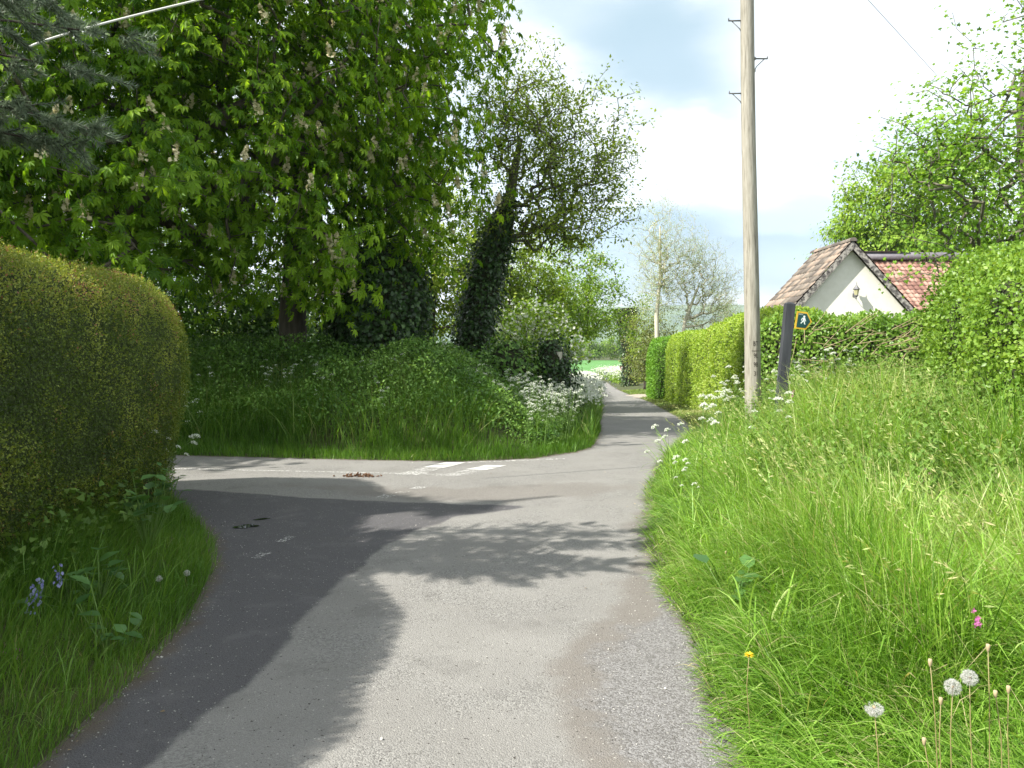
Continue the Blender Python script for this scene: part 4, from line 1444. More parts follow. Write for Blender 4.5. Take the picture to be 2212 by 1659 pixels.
# ------------------------------------------------------------------ blue-grey cedar at upper left
def cedar():
    root = empty('cedar_tree', (-8.2, 4.3, 0), 'blue-grey conifer whose drooping sprays hang into the top left corner', 'tree')
    V, F = pipe([(-8.2, 4.3, -.1), (-8.2, 4.3, 4), (-8.2, 4.3, 9)], [.24, .17, .03], 10)
    ch = [(V, F, M['bark_dark'], None)]
    P0, P1, RR, tipsrc = [], [], [], []
    br = []
    # limbs reaching into the picture, then unseen ones added to shadow the lane
    for tgt, sag in ((W(170, 72, 4.9), .2), (W(90, 125, 5.0), .25), (W(66, 242, 4.8), .3), (W(60, 20, 5.3), .1), (W(40, 300, 5.0), .3), (A([-3.3, 4.3, 3.2]), .2), (A([-3.0, 4.6, 3.9]), .2), (A([-3.4, 4.0, 3.7]), .2), (A([-2.9, 4.35, 3.5]), .2), (A([-3.2, 4.15, 3.35]), .2), (A([-3.1, 3.9, 4.1]), .2), (A([-3.9, 3.7, 3.9]), .2), (A([-3.0, 4.7, 4.6]), .2)):
        br.append((A([-8.2, 4.3, tgt[2] + .5]), tgt, sag))
    for k in range(26):
        z = 2.8 + 5.8 * rng.random()
        a = rng.uniform(1.2, 5.1)
        L = (9.2 - z) * .38 + .3
        s = A([-8.2, 4.3, z])
        br.append((s, s + A([math.cos(a) * L, math.sin(a) * L, -.3]), .25))
    for bi, (s, e, sag) in enumerate(br):
        m = 16
        t = np.linspace(0, 1, m)[:, None]
        q = s + (e - s) * t + A([0, 0, 1.]) * sag * 4 * t * (1 - t) * .5
        q += rng.normal(0, .02, q.shape)
        V, F = pipe(q, np.linspace(.045, .006, m), 5)
        ch.append((V, F, M['bark_dark'], None))
        ax = unit(e - s)
        sd = np.cross(ax, [0, 0, 1.])
        for j in range(3, m):
            for _ in range(9 if bi in (0, 1, 3) else (22 if bi < 13 else 8)):
                b = q[j] + (q[j] - q[j - 1]) * rng.random()
                dd = unit(ax * .7 + sd * rng.choice([-1, 1]) * rng.uniform(.4, 1) + A([0, 0, -.25 + .3 * rng.normal()]))
                L = rng.uniform(.12, .42) * (1.1 - .6 * j / m)
                P0.append(b)
                P1.append(b + dd * L)
    P0, P1 = A(P0), A(P1)
    V, F = tubes(P0, P1, np.full(len(P0), .004), np.full(len(P0), .002), 3)
    ch.append((V, F, M['bark_dark'], None))
    mesh('trunk', ch, root, smooth=True)
    per = 95
    ii = np.repeat(np.arange(len(P0)), per)
    t = rng.random(len(ii))[:, None]
    q = P0[ii] + (P1 - P0)[ii] * t
    f = unit(P1 - P0)[ii] * .8 + rdir(len(ii)) * .8
    nv = A([[-.055, 0, 0], [.055, 0, 0], [0, 1, 0]], float)
    V, F, a = inst(nv, A([[0, 1, 2]]), frames(f, rdir(len(ii))), rng.uniform(.03, .055, len(ii)) * 1.2, q, rng.random(len(ii)))
    mesh('crown', [(V, F, M['conifer'], a)], root)


cedar()


# ------------------------------------------------------------------ telegraph pole
def pole_mat():
    m = bpy.data.materials.new('weathered_pole_wood')
    m.use_nodes = True
    t = NT(m.node_tree)
    o = t.n('ShaderNodeOutputMaterial')
    p = t.n('ShaderNodeBsdfPrincipled', i_Roughness=.85)
    p.inputs['Specular IOR Level'].default_value = .2
    tc = t.n('ShaderNodeTexCoord')
    mp = t.n('ShaderNodeMapping')
    mp.inputs['Scale'].default_value = (14, 14, .9)
    t.l(tc.outputs['Object'], mp.inputs[0])
    n = t.n('ShaderNodeTexNoise', i_Scale=3., i_Detail=9., i_Roughness=.7)
    t.l(mp.outputs[0], n.inputs['Vector'])
    r = t.n('ShaderNodeValToRGB')
    ramp(r, [(.30, (.12, .105, .085)), (.42, (.24, .225, .185)), (.58, (.33, .31, .265)), (.72, (.42, .40, .35))])
    t.l(n.outputs['Fac'], r.inputs[0])
    mp2 = t.n('ShaderNodeMapping')
    mp2.inputs['Scale'].default_value = (60, 60, 1.1)
    t.l(tc.outputs['Object'], mp2.inputs[0])
    n2 = t.n('ShaderNodeTexNoise', i_Scale=1., i_Detail=4., i_Roughness=.6)
    t.l(mp2.outputs[0], n2.inputs['Vector'])
    cr = t.n('ShaderNodeMapRange')
    t.l(n2.outputs['Fac'], cr.inputs['Value'])
    cr.inputs['From Min'].default_value = .62
    cr.inputs['From Max'].default_value = .70
    mx = t.n('ShaderNodeMixRGB')
    t.l(cr.outputs[0], mx.inputs[0])
    t.l(r.outputs[0], mx.inputs[1])
    mx.inputs[2].default_value = (.09, .075, .06, 1)
    t.l(mx.outputs[0], p.inputs['Base Color'])
    b = t.n('ShaderNodeBump', i_Strength=.5, i_Distance=.006)
    t.l(n.outputs['Fac'], b.inputs['Height'])
    t.l(b.outputs[0], p.inputs['Normal'])
    t.l(p.outputs[0], o.inputs[0])
    return m


def plain(name, col, rough=.5, metal=0., spec=.4):
    m = bpy.data.materials.new(name)
    m.use_nodes = True
    b = m.node_tree.nodes['Principled BSDF']
    b.inputs['Base Color'].default_value = tuple(col) + (1,)
    b.inputs['Roughness'].default_value = rough
    b.inputs['Metallic'].default_value = metal
    b.inputs['Specular IOR Level'].default_value = spec
    return m


M['pole'] = pole_mat()
M['steel'] = noise_mat('galvanised_steel', [(.3, (.10, .105, .11)), (.7, (.22, .225, .23))], 30, .6, bump=.1)
M['ink'] = plain('branded_mark', (.035, .028, .02), .9)
PY = 11.0
pole_axis = lambda z: np.array([np.interp(z, [0, 8.2], [W(1627, 0, PY)[0], W(1611, 0, PY)[0]]), PY, z])
pz = Z1(pole_axis(0)[0], PY)


def pole_r(z):
    return np.interp(z, [0, 6.0, 8.2], [.112, .093, .086])


root = empty('telegraph_pole', tuple(pole_axis(pz)), 'tall weathered wooden telegraph pole with metal step irons on the right verge', 'utility pole')
zs = np.linspace(pz - .3, 8.2, 60)
NS = 48
pts = A([pole_axis(z) + A([.010 * math.sin(z * .9), 0, 0]) for z in zs])
V, F = pipe(pts, [pole_r(z) for z in zs], NS, True)
ax = np.repeat(pts, NS, axis=0)
ang = np.tile(np.arange(NS), len(zs))
gro = vnoise(np.c_[ang * .55, np.repeat(zs, NS) * .25], 1.0, 77)
V = ax + (V - ax) * (1 - .05 * np.maximum(0, gro - .62) * 4)[:, None]
mesh('shaft', [(V, F, M['pole'], None)], root, smooth=True)
for (y, sx) in ((45, -1), (127, 1), (202, -1)):
    z = W(0, y, PY)[2]
    c = pole_axis(z)
    r = pole_r(z)
    x0 = r * .9
    x1 = r + .175
    ch = []
    V, F = box(x0, x1, -.014, .014, -.006, .006)
    ch.append((V, F))
    V, F = box(x1 - .008, x1, -.014, .014, .0062, .032)
    ch.append((V, F))
    V, F = pipe([(x1 - .05, 0, -.008), (x0 + .03, 0, -.11), (x0, 0, -.165)], [.007, .007, .007], 6)
    ch.append((V, F))
    V, F = box(x0 - .01, x0 + .012, -.02, .02, -.185, -.15)
    ch.append((V, F))
    V, F = box(x0 - .01, x0 + .014, -.02, .02, -.02, .02)
    ch.append((V, F))
    ch = [(v * A([sx, 1, 1]) + c, f, M['steel'], None) for v, f in ch]
    mesh('step_iron', ch, root)


def text_mesh(s, size):
    c = bpy.data.curves.new('lettering', 'FONT')
    c.body = s
    c.size = size
    c.align_x = 'CENTER'
    o = bpy.data.objects.new('lettering', c)
    COL.objects.link(o)
    bpy.context.view_layer.update()
    me = bpy.data.meshes.new_from_object(o.evaluated_get(bpy.context.evaluated_depsgraph_get()))
    bpy.data.objects.remove(o)
    V = A([v.co[:] for v in me.vertices])
    F = [list(p.vertices) for p in me.polygons]
    return V, F


def add_poly(name, V, F, mat, parent, loc=None):
    me = bpy.data.meshes.new(name)
    me.from_pydata([tuple(v) for v in V], [], F)
    me.materials.append(mat)
    o = bpy.data.objects.new(name, me)
    COL.objects.link(o)
    o.parent = parent
    o.location = -parent.location if loc is None else loc
    return o


def wrap_on_pole(V):
    o2 = []
    for x, z, _ in V:
        c = pole_axis(z) + A([.010 * math.sin(z * .9), 0, 0])
        rr = pole_r(z) + .002
        o2.append([c[0] + math.sin(x / rr) * rr, c[1] - math.cos(x / rr) * rr, z])
    return o2


for txt, y, sz in (('BT', 747, .075), ('9L', 773, .075), ('9B', 792, .075), ('31', 811, .075)):
    V, F = text_mesh(txt, sz * 1.2)
    V[:, 0] *= .72
    V[:, 0] += .012
    V[:, 1] += W(0, y, PY)[2]
    add_poly('lettering', wrap_on_pole(V), F, M['ink'], root)
zl = W(0, 758, PY)[2]
xs_ = np.linspace(-.045, .075, 9)
add_poly('carved_line', wrap_on_pole([[x, zl - .003, 0] for x in xs_] + [[x, zl + .003, 0] for x in xs_]), [[k, k + 1, 10 + k, 9 + k] for k in range(8)], M['ink'], root)

# wires
M['cable'] = plain('pale_cable', (.62, .62, .58), .5)
M['thin_cable'] = plain('grey_cable', (.16, .16, .16), .6)


def wire(pts, r, n=60):
    pts = A(pts, float)
    s = np.r_[0, np.cumsum(np.linalg.norm(np.diff(pts, axis=0), axis=1))]
    t = np.linspace(0, s[-1], n)
    return np.c_[[np.interp(t, s, pts[:, k]) for k in range(3)]].T, r


def bez(a, b, sag, n=40):
    t = np.linspace(0, 1, n)[:, None]
    return a + (b - a) * t - A([0, 0, 1.]) * sag * 4 * t * (1 - t)


pt = pole_axis(8.0)
for nm, lab, a, b, c, r, mt in (
        ('overhead_cable', 'thick pale cable slanting across the top left corner', pt + A([-.09, 0, 0]), W(430, 0, 8.2), W(60, 104, 7.6), .011, 'cable'),
        ('overhead_wire', 'thin dark wire falling from the top towards the maple on the right', pt + A([.09, 0, .05]), W(1875, 0, 16.5), W(2025, 165, 21), .006, 'thin_cable')):
    seg = []
    for k in range(41):
        t = k / 40
        # quadratic through the three points (middle at t = .6)
        tm = .6
        l0 = (t - tm) * (t - 1) / (tm)
        l1 = t * (t - 1) / (tm * (tm - 1))
        l2 = t * (t - tm) / (1 - tm)
        seg.append(a * l0 + b * l1 + c * l2)
    V, F = pipe(seg, r, 6)
    tag(mesh(nm, [(V, F, M[mt], None)], loc=tuple(c), smooth=True), lab, 'cable')

# ------------------------------------------------------------------ footpath post and sign
M['postwood'] = noise_mat('dark_stained_post', [(.3, (.022, .024, .03)), (.7, (.06, .065, .075))], 10, .8, (1, 1, .15), .5)
M['sign_green'] = noise_mat('sign_green_paint', [(.3, (.008, .045, .045)), (.7, (.012, .06, .06))], 12, .45, bump=.05)
M['sign_yellow'] = noise_mat('sign_yellow_edge', [(.3, (.42, .25, .02)), (.7, (.60, .40, .04))], 12, .5, bump=.05)
M['sign_white'] = noise_mat('sign_white_paint', [(.3, (.60, .68, .66)), (.7, (.72, .78, .76))], 12, .5, bump=.02)
FY = 10.5
top = W(1706, 655, FY)
bot = W(1688, 850, FY)
bz = Z1(bot[0], FY)
axd = unit((top - bot)[None])[0]
bot = top + (bot - top) * ((top[2] - bz + .1) / (top[2] - bot[2]))
root = empty('footpath_signpost', tuple(bot), 'dark leaning footpath post with small green arrow sign, right of the pole', 'signpost')
hw = .058
sdv = A([axd[2], 0, -axd[0]])
fv = A([0, 1., 0])
Lp = np.linalg.norm(top - bot)
ring = [(-1, -1), (1, -1), (1, 1), (-1, 1)]
V = []
for h, s in ((0, 1), (Lp - .018, 1), (Lp - .006, .93), (Lp + .012, .35)):
    for a, b in ring:
        V.append(bot + axd * h + sdv * a * hw * s + fv * b * hw * s)
F = [[i * 4 + k, i * 4 + (k + 1) % 4, (i + 1) * 4 + (k + 1) % 4, (i + 1) * 4 + k] for i in range(3) for k in range(4)] + [[12, 13, 14, 15]]
add_poly('post', V, F, M['postwood'], root)
sc = W(1733, 693, FY)           # middle of the sign plate
sc[1] = FY - hw - .006
ang_ = math.radians(-5)
ux = A([math.cos(ang_), 0, math.sin(ang_)])
uz = A([-math.sin(ang_) + .02, 0, math.cos(ang_)])


def plate(out2, y0, y1):
    n = len(out2)
    V = [sc + ux * a + uz * b + fv * y for y in (y0, y1) for a, b in out2]
    F = [list(range(n)), list(range(2 * n - 1, n - 1, -1))] + [[k, n + k, n + (k + 1) % n, (k + 1) % n] for k in range(n)]
    return V, F


s_ = .0069            # metres per picture unit here
outer = [(-17, -16.5), (5, -17), (15, -1), (4.5, 16.5), (-15, 17)]
outer = [(a * s_, b * s_) for a, b in outer]
inner_ = [(-13.6, -13.4), (3.8, -13.8), (11.8, -.8), (3.4, 13.3), (-12.2, 13.7)]
inner_ = [(a * s_, b * s_) for a, b in inner_]
V, F = plate(outer, 0, .010)
sp = add_poly('sign_plate', V, F, M['sign_yellow'], root)
V, F = plate(inner_, -.003, .0002)
add_poly('sign_face', V, F, M['sign_green'], root)


def strokes(polys, y):
    V, F = [], []
    for pl in polys:
        o = len(V)
        V += [sc + ux * a * s_ + uz * b * s_ + fv * y for a, b in pl]
        F.append(list(range(o, o + len(pl))))
    return V, F


def limb(p, q, w0, w1):
    p, q = A(p, float), A(q, float)
    d = (q - p) / np.linalg.norm(q - p)
    n = A([-d[1], d[0]])
    return [tuple(p - n * w0), tuple(q - n * w1), tuple(q + n * w1), tuple(p + n * w0)]


hd = [(-.6 + 1.9 * math.cos(a), 7.6 + 1.9 * math.sin(a)) for a in np.linspace(0, 2 * math.pi, 14, endpoint=False)]
man = [hd, [(-3.6, 5.2), (.9, 5.6), (1.2, 4), (.4, -1), (-3.0, -1), (-2.8, 2)]]
V1, F1 = strokes([man[0]], -.0042)
V2, F2 = strokes([man[1]], -.0042)
parts_ = [(V1, F1), (V2, F2)]
for k, lb in enumerate([limb((-2.9, 4.9), (-5.2, 2.2), .75, .6), limb((-5.2, 2.2), (-5.6, -.4), .62, .55), limb((.6, 4.9), (1.6, 1.6), .75, .6), limb((1.6, 1.6), (3.2, -1.4), .62, .55),
                        limb((-2.0, -.6), (-4.6, -4.2), 1.1, .8), limb((-4.6, -4.2), (-6.2, -5.4), .8, .75), limb((-6.4, -4.6), (-4.7, -6.3), .6, .5), limb((-.6, -.6), (.9, -4.4), 1.1, .8), limb((.9, -4.4), (.9, -6.5), .8, .7),
                        limb((.2, -6.4), (2.9, -6.6), .55, .5)]):
    parts_.append(strokes([lb], -.0046 - .0002 * k))
V, F = [], []
for v, f in parts_:
    o = len(V)
    V += list(v)
    F += [[a + o for a in q] for q in f]
V = A(V) + 0
add_poly('walker_symbol', V, F, M['sign_white'], root)
Vt, Ft = text_mesh('MCCC', .021)
V = [sc + ux * (x - 7.2 * s_) + uz * (y + 10.4 * s_) + fv * -.0045 for x, y, _ in Vt]
add_poly('lettering', V, Ft, M['sign_white'], root)

# ------------------------------------------------------------------ speed limit sign far down the lane
SY = 80.0
sx_ = W(1344, 0, SY)[0]
zb = Z1(sx_, SY)
zc = W(0, 796, SY)[2]
root = empty('speed_limit_sign', (sx_, SY, zb), 'small round 30 speed sign on a thin grey post far down the lane', 'road sign')
M['sign_red'] = plain('sign_red', (.45, .02, .02), .4)
M['sign_face_white'] = plain('sign_face_white', (.75, .75, .73), .4)
M['sign_black'] = plain('sign_black', (.015, .015, .015), .5)
V, F = pipe([(sx_, SY + .03, zb - .2), (sx_, SY + .03, zc + .1)], .035, 8)
mesh('post', [(V, F, M['steel'], None)], root, smooth=True)


def disc(r, y0, y1, n=32):
    a = np.arange(n) * 2 * math.pi / n
    V = [(sx_ + math.cos(t) * r, y, zc + math.sin(t) * r) for y in (y0, y1) for t in a]
    F = [list(range(n)), list(range(2 * n - 1, n - 1, -1))] + [[k, n + k, n + (k + 1) % n, (k + 1) % n] for k in range(n)]
    return V, F


V, F = disc(.21, SY - .03, SY - .01)
pl_ = add_poly('sign_disc', V, F, M['sign_red'], root)
V, F = disc(.155, SY - .034, SY - .0305)
add_poly('sign_face', V, F, M['sign_face_white'], root)
Vt, Ft = text_mesh('30', .22)
V = [(sx_ + x, SY - .037, zc - .075 + y) for x, y, _ in Vt]
add_poly('lettering', V, Ft, M['sign_black'], root)

# ------------------------------------------------------------------ bungalow
M['render'] = noise_mat('cream_render', [(.3, (.70, .69, .61)), (.7, (.77, .76, .69))], 5, .9, bump=.15, dist=.01)
M['peel'] = noise_mat('peeling_paint', [(.40, (.05, .045, .045)), (.50, (.16, .15, .14)), (.56, (.33, .31, .28)), (.75, (.42, .40, .37))], 7, .8, (1, 1, 1), .4)
M['tile_old'] = noise_mat('weathered_tile', [(.15, (.10, .085, .075)), (.5, (.18, .155, .13)), (.85, (.29, .22, .175))], 5, .9, bump=.3, usev=True)
M['tile_red'] = noise_mat('red_pantile', [(.15, (.19, .10, .08)), (.5, (.30, .17, .13)), (.85, (.40, .26, .205))], 5, .85, bump=.2, usev=True)
M['lead'] = noise_mat('lead_flashing', [(.3, (.13, .12, .14)), (.7, (.20, .19, .21))], 4, .6, bump=.1)
M['darkwood'] = plain('dark_soffit', (.05, .035, .03), .8)
HY = 28.0
ex, apx = W(1696, 0, HY)[0], W(1843, 0, HY)[0]
rzt = W(0, 517, HY)[2]
ezt = W(0, 681, HY)[2]
hwid = apx - ex
root = empty('bungalow', (apx, HY, Z1(apx, HY)), 'cream rendered bungalow with weathered tiled gable and red pantile roof behind the hedge', 'house')
# walls: gable wing and main block
gw = hwid - .18
wz = ezt - .05
y0 = HY + .28
LW = 3.4
wall = [(apx - gw, y0, -1.3), (apx + gw, y0, -1.3), (apx + gw, y0, wz), (apx, y0, wz + gw * (rzt - ezt) / hwid - .02), (apx - gw, y0, wz)]
V = wall + [(x, y + LW, z) for x, y, z in wall]
F = [[0, 1, 2, 3, 4], [9, 8, 7, 6, 5], [0, 5, 6, 1], [1, 6, 7, 2], [4, 9, 5, 0]]
add_poly('gable_wall', V, F, M['render'], root)
mx0, mx1 = apx + 2.7, apx + 11
V, F = box(mx0, mx1, y0 + LW - 1.2, y0 + 9.6, -1.5, 2.7)
mesh('main_wall', [(V, F, M['render'], None)], root)


def tiled(o, u, v, lu, lv, tw, ch_, amp, step, mat, seed=0, wob=.0):
    """courses of curved tiles: o top corner, u along ridge, v down the slope"""
    o, u, v = A(o, float), A(u, float), A(v, float)
    nrm = np.cross(u, v)
    nrm /= np.linalg.norm(nrm)
    if nrm[2] < 0:
        nrm = -nrm
    spt = 6
    nu = int(lu / tw) * spt + 1
    nv = int(math.ceil(lv / ch_))
    uu = np.arange(nu) / spt * tw
    prof = amp * np.maximum(np.sin(uu / tw * 2 * math.pi), -.55)
    Vs, Fs, av = [], [], []
    r_ = np.random.default_rng(seed)
    for j in range(nv):
        tv = r_.random(nu // spt + 2)
        lift = r_.normal(0, .003, nu // spt + 2)
        ti = (np.arange(nu) // spt)
        for (vv, h) in ((j * ch_, 0.0), (min((j + 1) * ch_ + .01, lv + .02), step), (min((j + 1) * ch_ + .01, lv + .02), -.005)):
            sagv = wob * (vnoise(np.c_[uu, np.full(nu, vv)], .7, seed) - .5)
            Vs.append(o + uu[:, None] * u + vv * v + (prof + h + lift[ti] + sagv)[:, None] * nrm)
            av.append(tv[ti])
        b = (j * 3) * nu
        k = np.arange(nu - 1)
        for q in (0, 1):
            Fs.append(np.stack([b + q * nu + k, b + q * nu + k + 1, b + (q + 1) * nu + k + 1, b + (q + 1) * nu + k], 1))
    return np.concatenate(Vs), np.concatenate(Fs), mat, np.concatenate(av)


rise = rzt - ezt
sl = math.hypot(hwid, rise)
vL = A([-hwid, 0, -rise]) / sl
vR = A([hwid, 0, -rise]) / sl
L_roof = LW + .35
w_roof = empty  # noqa
ch = [tiled((apx, HY, rzt), (0, 1, 0), vL, L_roof, sl + .12, .30, .33, .022, .03, M['tile_old'], 1, .05),
      tiled((apx, HY, rzt), (0, 1, 0), vR, L_roof, sl + .12, .30, .33, .022, .03, M['tile_old'], 2, .05)]
roof = mesh('gable_roof', ch, root)
# bargeboards, ridge tiles (children of the house)
for s, v in ((-1, vL), (1, vR)):
    nrm = A([v[2], 0, -v[0]]) * (1 if s > 0 else -1)
    nrm = nrm if nrm[2] < 0 else -nrm
    a = A([apx, 0, rzt]) + nrm * .035
    b = a + v * (sl + .1)
    if s > 0:
        a = a + v * .0
    V = []
    for y in (HY + .01, HY + .045):
        for q in (a, b, b + nrm * .19, a + A([0, 0, -1]) * (.19 / abs(nrm[2]))):
            V.append((q[0], y + (0 if s < 0 else .004), q[2]))
    F = [[0, 1, 2, 3], [7, 6, 5, 4], [0, 4, 5, 1], [1, 5, 6, 2], [2, 6, 7, 3]]
    add_poly('bargeboard', V, F, M['peel'], root)
    V = []
    for y in (HY + .05, y0 + .02):
        for q in (a + nrm * .05, b + nrm * .05):
            V.append((q[0], y, q[2]))
    add_poly('soffit', V, [[0, 1, 3, 2]], M['darkwood'], root)
ch = []
n_r = 9
for k in range(n_r):
    yy = HY - .03 + k * (L_roof / n_r)
    a = np.linspace(-.35, math.pi + .35, 9)
    ring_ = np.c_[apx + .13 * np.cos(a), np.zeros(9), rzt - .03 + .10 * np.sin(a)]
    V = np.concatenate([ring_ + A([0, yy, 0]), ring_ * A([1, 1, 1]) + A([0, yy + L_roof / n_r + .02, -.012])])
    F = A([[i, i + 1, i + 10, i + 9] for i in range(8)])
    ch.append((V, F, M['tile_old'], rng.random()))
    ch.append((np.concatenate([ring_ + A([0, yy, 0]), [[apx, yy, rzt - .06]]]), A([[i, i + 1, 9] for i in range(8)]), M['tile_old'], .3))
mesh('ridge_tiles', ch, root)
# main roof with red pantiles facing the viewer
RYm = HY + 6.2
rzm = W(0, 546, RYm)[2]
EYm = y0 + LW - 1.5
vM = A([0, EYm - RYm, 2.7 - rzm])
lm = np.linalg.norm(vM)
vM = vM / lm
ch = [tiled((mx0 - .6, RYm, rzm - .32), (1, 0, 0), vM, mx1 - mx0 + .9, lm - .3, .235, .30, .03, .03, M['tile_red'], 3, .04),
      tiled((mx0 - .6, RYm + .02, rzm - .32), (1, 0, 0), vM * A([1, -1, 1]), mx1 - mx0 + .9, lm - .3, .235, .30, .03, .03, M['tile_red'], 4, .04)]
mesh('main_roof', ch, root)
ch = []
V, F = box(mx0 - .7, mx1 + .3, RYm - .30, RYm + .30, rzm - .32, rzm - .02)
ch.append((V, F, M['lead'], None))
V, F = box(mx0 - .7, mx0 + 2.2, RYm - .34, RYm + .34, rzm - .017, rzm + .03)
ch.append((V, F, M['darkwood'], None))
mesh('ridge_flashing', ch, root)
# gutter on the left eave
V, F = pipe([(ex - .14, HY, ezt - .14), (ex - .14, HY + L_roof, ezt - .14)], .05, 8)
mesh('gutter', [(V, F, M['darkwood'], None)], root, smooth=True)
# carriage lantern on the gable
M['lamp_metal'] = plain('lantern_metal', (.16, .16, .17), .45, .3)
M['lamp_glass'] = plain('lantern_glass', (.40, .38, .22), .15)
lx, lz = W(1844, 0, y0)[0], W(0, 628, y0)[2]
lr = empty('wall_lantern', (lx, y0 - .18, lz), 'old carriage lantern mounted high on the cream gable wall', 'lamp')


def lathe(prof, cx, cy, n=6, ph=.52):
    V, F = [], []
    for r, z in prof:
        for k in range(n):
            a = k * 2 * math.pi / n + ph
            V.append((cx + r * math.cos(a), cy + r * math.sin(a), z))
    for i in range(len(prof) - 1):
        for k in range(n):
            F.append([i * n + k, i * n + (k + 1) % n, (i + 1) * n + (k + 1) % n, (i + 1) * n + k])
    return V, F


yc = y0 - .22
V, F = lathe([(.12, lz + .02), (.125, lz + .035), (.075, lz + .10), (.03, lz + .17), (.012, lz + .22), (.004, lz + .31)], lx, yc)
add_poly('lantern_cap', V, F, M['lamp_metal'], lr)
V, F = lathe([(.095, lz + .02), (.062, lz - .17)], lx, yc)
add_poly('lantern_glass', V, F, M['lamp_glass'], lr)
V, F = lathe([(.066, lz - .17), (.07, lz - .185), (.04, lz - .22), (.015, lz - .25), (.02, lz - .27), (.003, lz - .31)], lx, yc)
add_poly('lantern_base', V, F, M['lamp_metal'], lr)
V, F = pipe([(lx, yc, lz - .24), (lx + .02, yc + .08, lz - .30), (lx + .0, y0 - .03, lz - .22), (lx, y0, lz - .12)], .012, 6)
V2, F2 = box(lx - .045, lx + .045, y0 - .02, y0 - .002, lz - .22, lz - .02)
mesh('bracket', [(V, F, M['lamp_metal'], None), (V2, F2, M['lamp_metal'], None)], lr)

# ------------------------------------------------------------------ cow parsley
PROTO = {}


def umbel(c, r, n_um, big, up=A([0, 0, 1.])):
    """white compound head: rays with little domed clusters"""
    qs, rays = [], []
    for k in range(n_um):
        a = k * 2.4
        rr = r * math.sqrt((k + .5) / n_um)
        e = c + A([math.cos(a) * rr, math.sin(a) * rr, .45 * r - .7 * rr * rr / r])
        rays.append((c - A([0, 0, r * .55]), e))
        for j in range(big):
            qs.append(e + rng.normal(0, r * .15, 3) * A([1, 1, .7]))
    qs = A(qs)
    f = rdir(len(qs))
    V, F, a = inst(PET_V, PET_F, frames(f, rdir(len(qs))), rng.uniform(.16, .27, len(qs)) * r * (9 / n_um) ** .5, qs, rng.random(len(qs)))
    P0, P1 = A([x[0] for x in rays]), A([x[1] for x in rays])
    V2, F2 = tubes(P0, P1, np.full(len(P0), .0009), np.full(len(P0), .0008), 3)
    return (V, F, M['white_flower'], a), (V2, F2, M['parsley_green'], .6)


def parsley(kind, h, heads, hr, lean=(0, 0), seed=0, far=False):
    """builds a cow parsley at the origin: root > stem, foliage, flower_head ..."""
    root = empty('cow_parsley', (0, 0, 0), 'x', 'cow parsley')
    top = A([lean[0], lean[1], h])
    s = lambda t: A([0, 0, 0]) + A([lean[0] * t ** 1.4, lean[1] * t ** 1.4, h * t])
    stem = []
    V, F = pipe([s(t) for t in np.linspace(0, 1, 8)], np.linspace(.0045, .002, 8) * (1.6 if far else 1), 5)
    stem.append((V, F, M['parsley_green'], .4))
    ends = [s(1)]
    for k in range(heads - 1):
        t = .45 + .5 * k / max(1, heads - 1)
        a = rng.uniform(0, 6.28)
        b = s(t)
        L = h * rng.uniform(.22, .40)
        e = b + A([math.cos(a) * L * .6, math.sin(a) * L * .6, L * .8])
        m = b + (e - b) * .5 + A([math.cos(a), math.sin(a), -.3]) * L * .1
        V, F = pipe([b, m, e], [.0025, .002, .0015], 4)
        stem.append((V, F, M['parsley_green'], .5))
        ends.append(e)
    heads_ch = []
    for e in ends:
        w, g_ = umbel(e, hr * rng.uniform(.75, 1.15), 6 if far else 10, 3 if far else 8)
        heads_ch.append([w, g_])
    mesh('stem', stem, root)
    # ferny leaves
    q, f = [], []
    for k in range(5 if far else 9):
        t = rng.uniform(.1, .6)
        a = rng.uniform(0, 6.28)
        b = s(t)
        for j in range(14):
            u = j / 14
            c = b + A([math.cos(a) * u * .2, math.sin(a) * u * .2, .06 * u])
            q.append(c + rng.normal(0, .012 + .03 * (1 - u), 3))
            f.append([math.cos(a + rng.normal(0, .9)), math.sin(a + rng.normal(0, .9)), .1 * rng.normal()])
    mesh('foliage', [leaves_at(A(q), A(f), rng.uniform(.025, .05, len(q)), (LONG_V, LEAF_F), M['parsley_green'])], root)
    if far:
        for hc in heads_ch:
            mesh('flower_head', hc, root)
    else:
        for hc in heads_ch:
            mesh('flower_head', hc, root)
    return root


def copy_tree(o, parent=None):
    c = o.copy()
    COL.objects.link(c)
    if parent:
        c.parent = parent
    for chd in o.children:
        copy_tree(chd, c)
    return c


def place(root, x, y, label, group=None, s=1.0, rz=0., used=set(), z=None, tilt=(0, 0)):
    o = root if root.name not in used else copy_tree(root)
    used.add(root.name)
    o.location = (x, y, Z1(x, y) if z is None else z)
    o.rotation_euler = (tilt[0], tilt[1], rz)
    o.scale = (s, s, s)
    o['label'] = label
    if group:
        o['group'] = group
    elif 'group' in o:
        del o['group']
    return o


fars = [parsley('far', rng.uniform(.75, .95), 6, .045, (rng.normal(0, .1), rng.normal(0, .1)), far=True) for _ in range(4)]
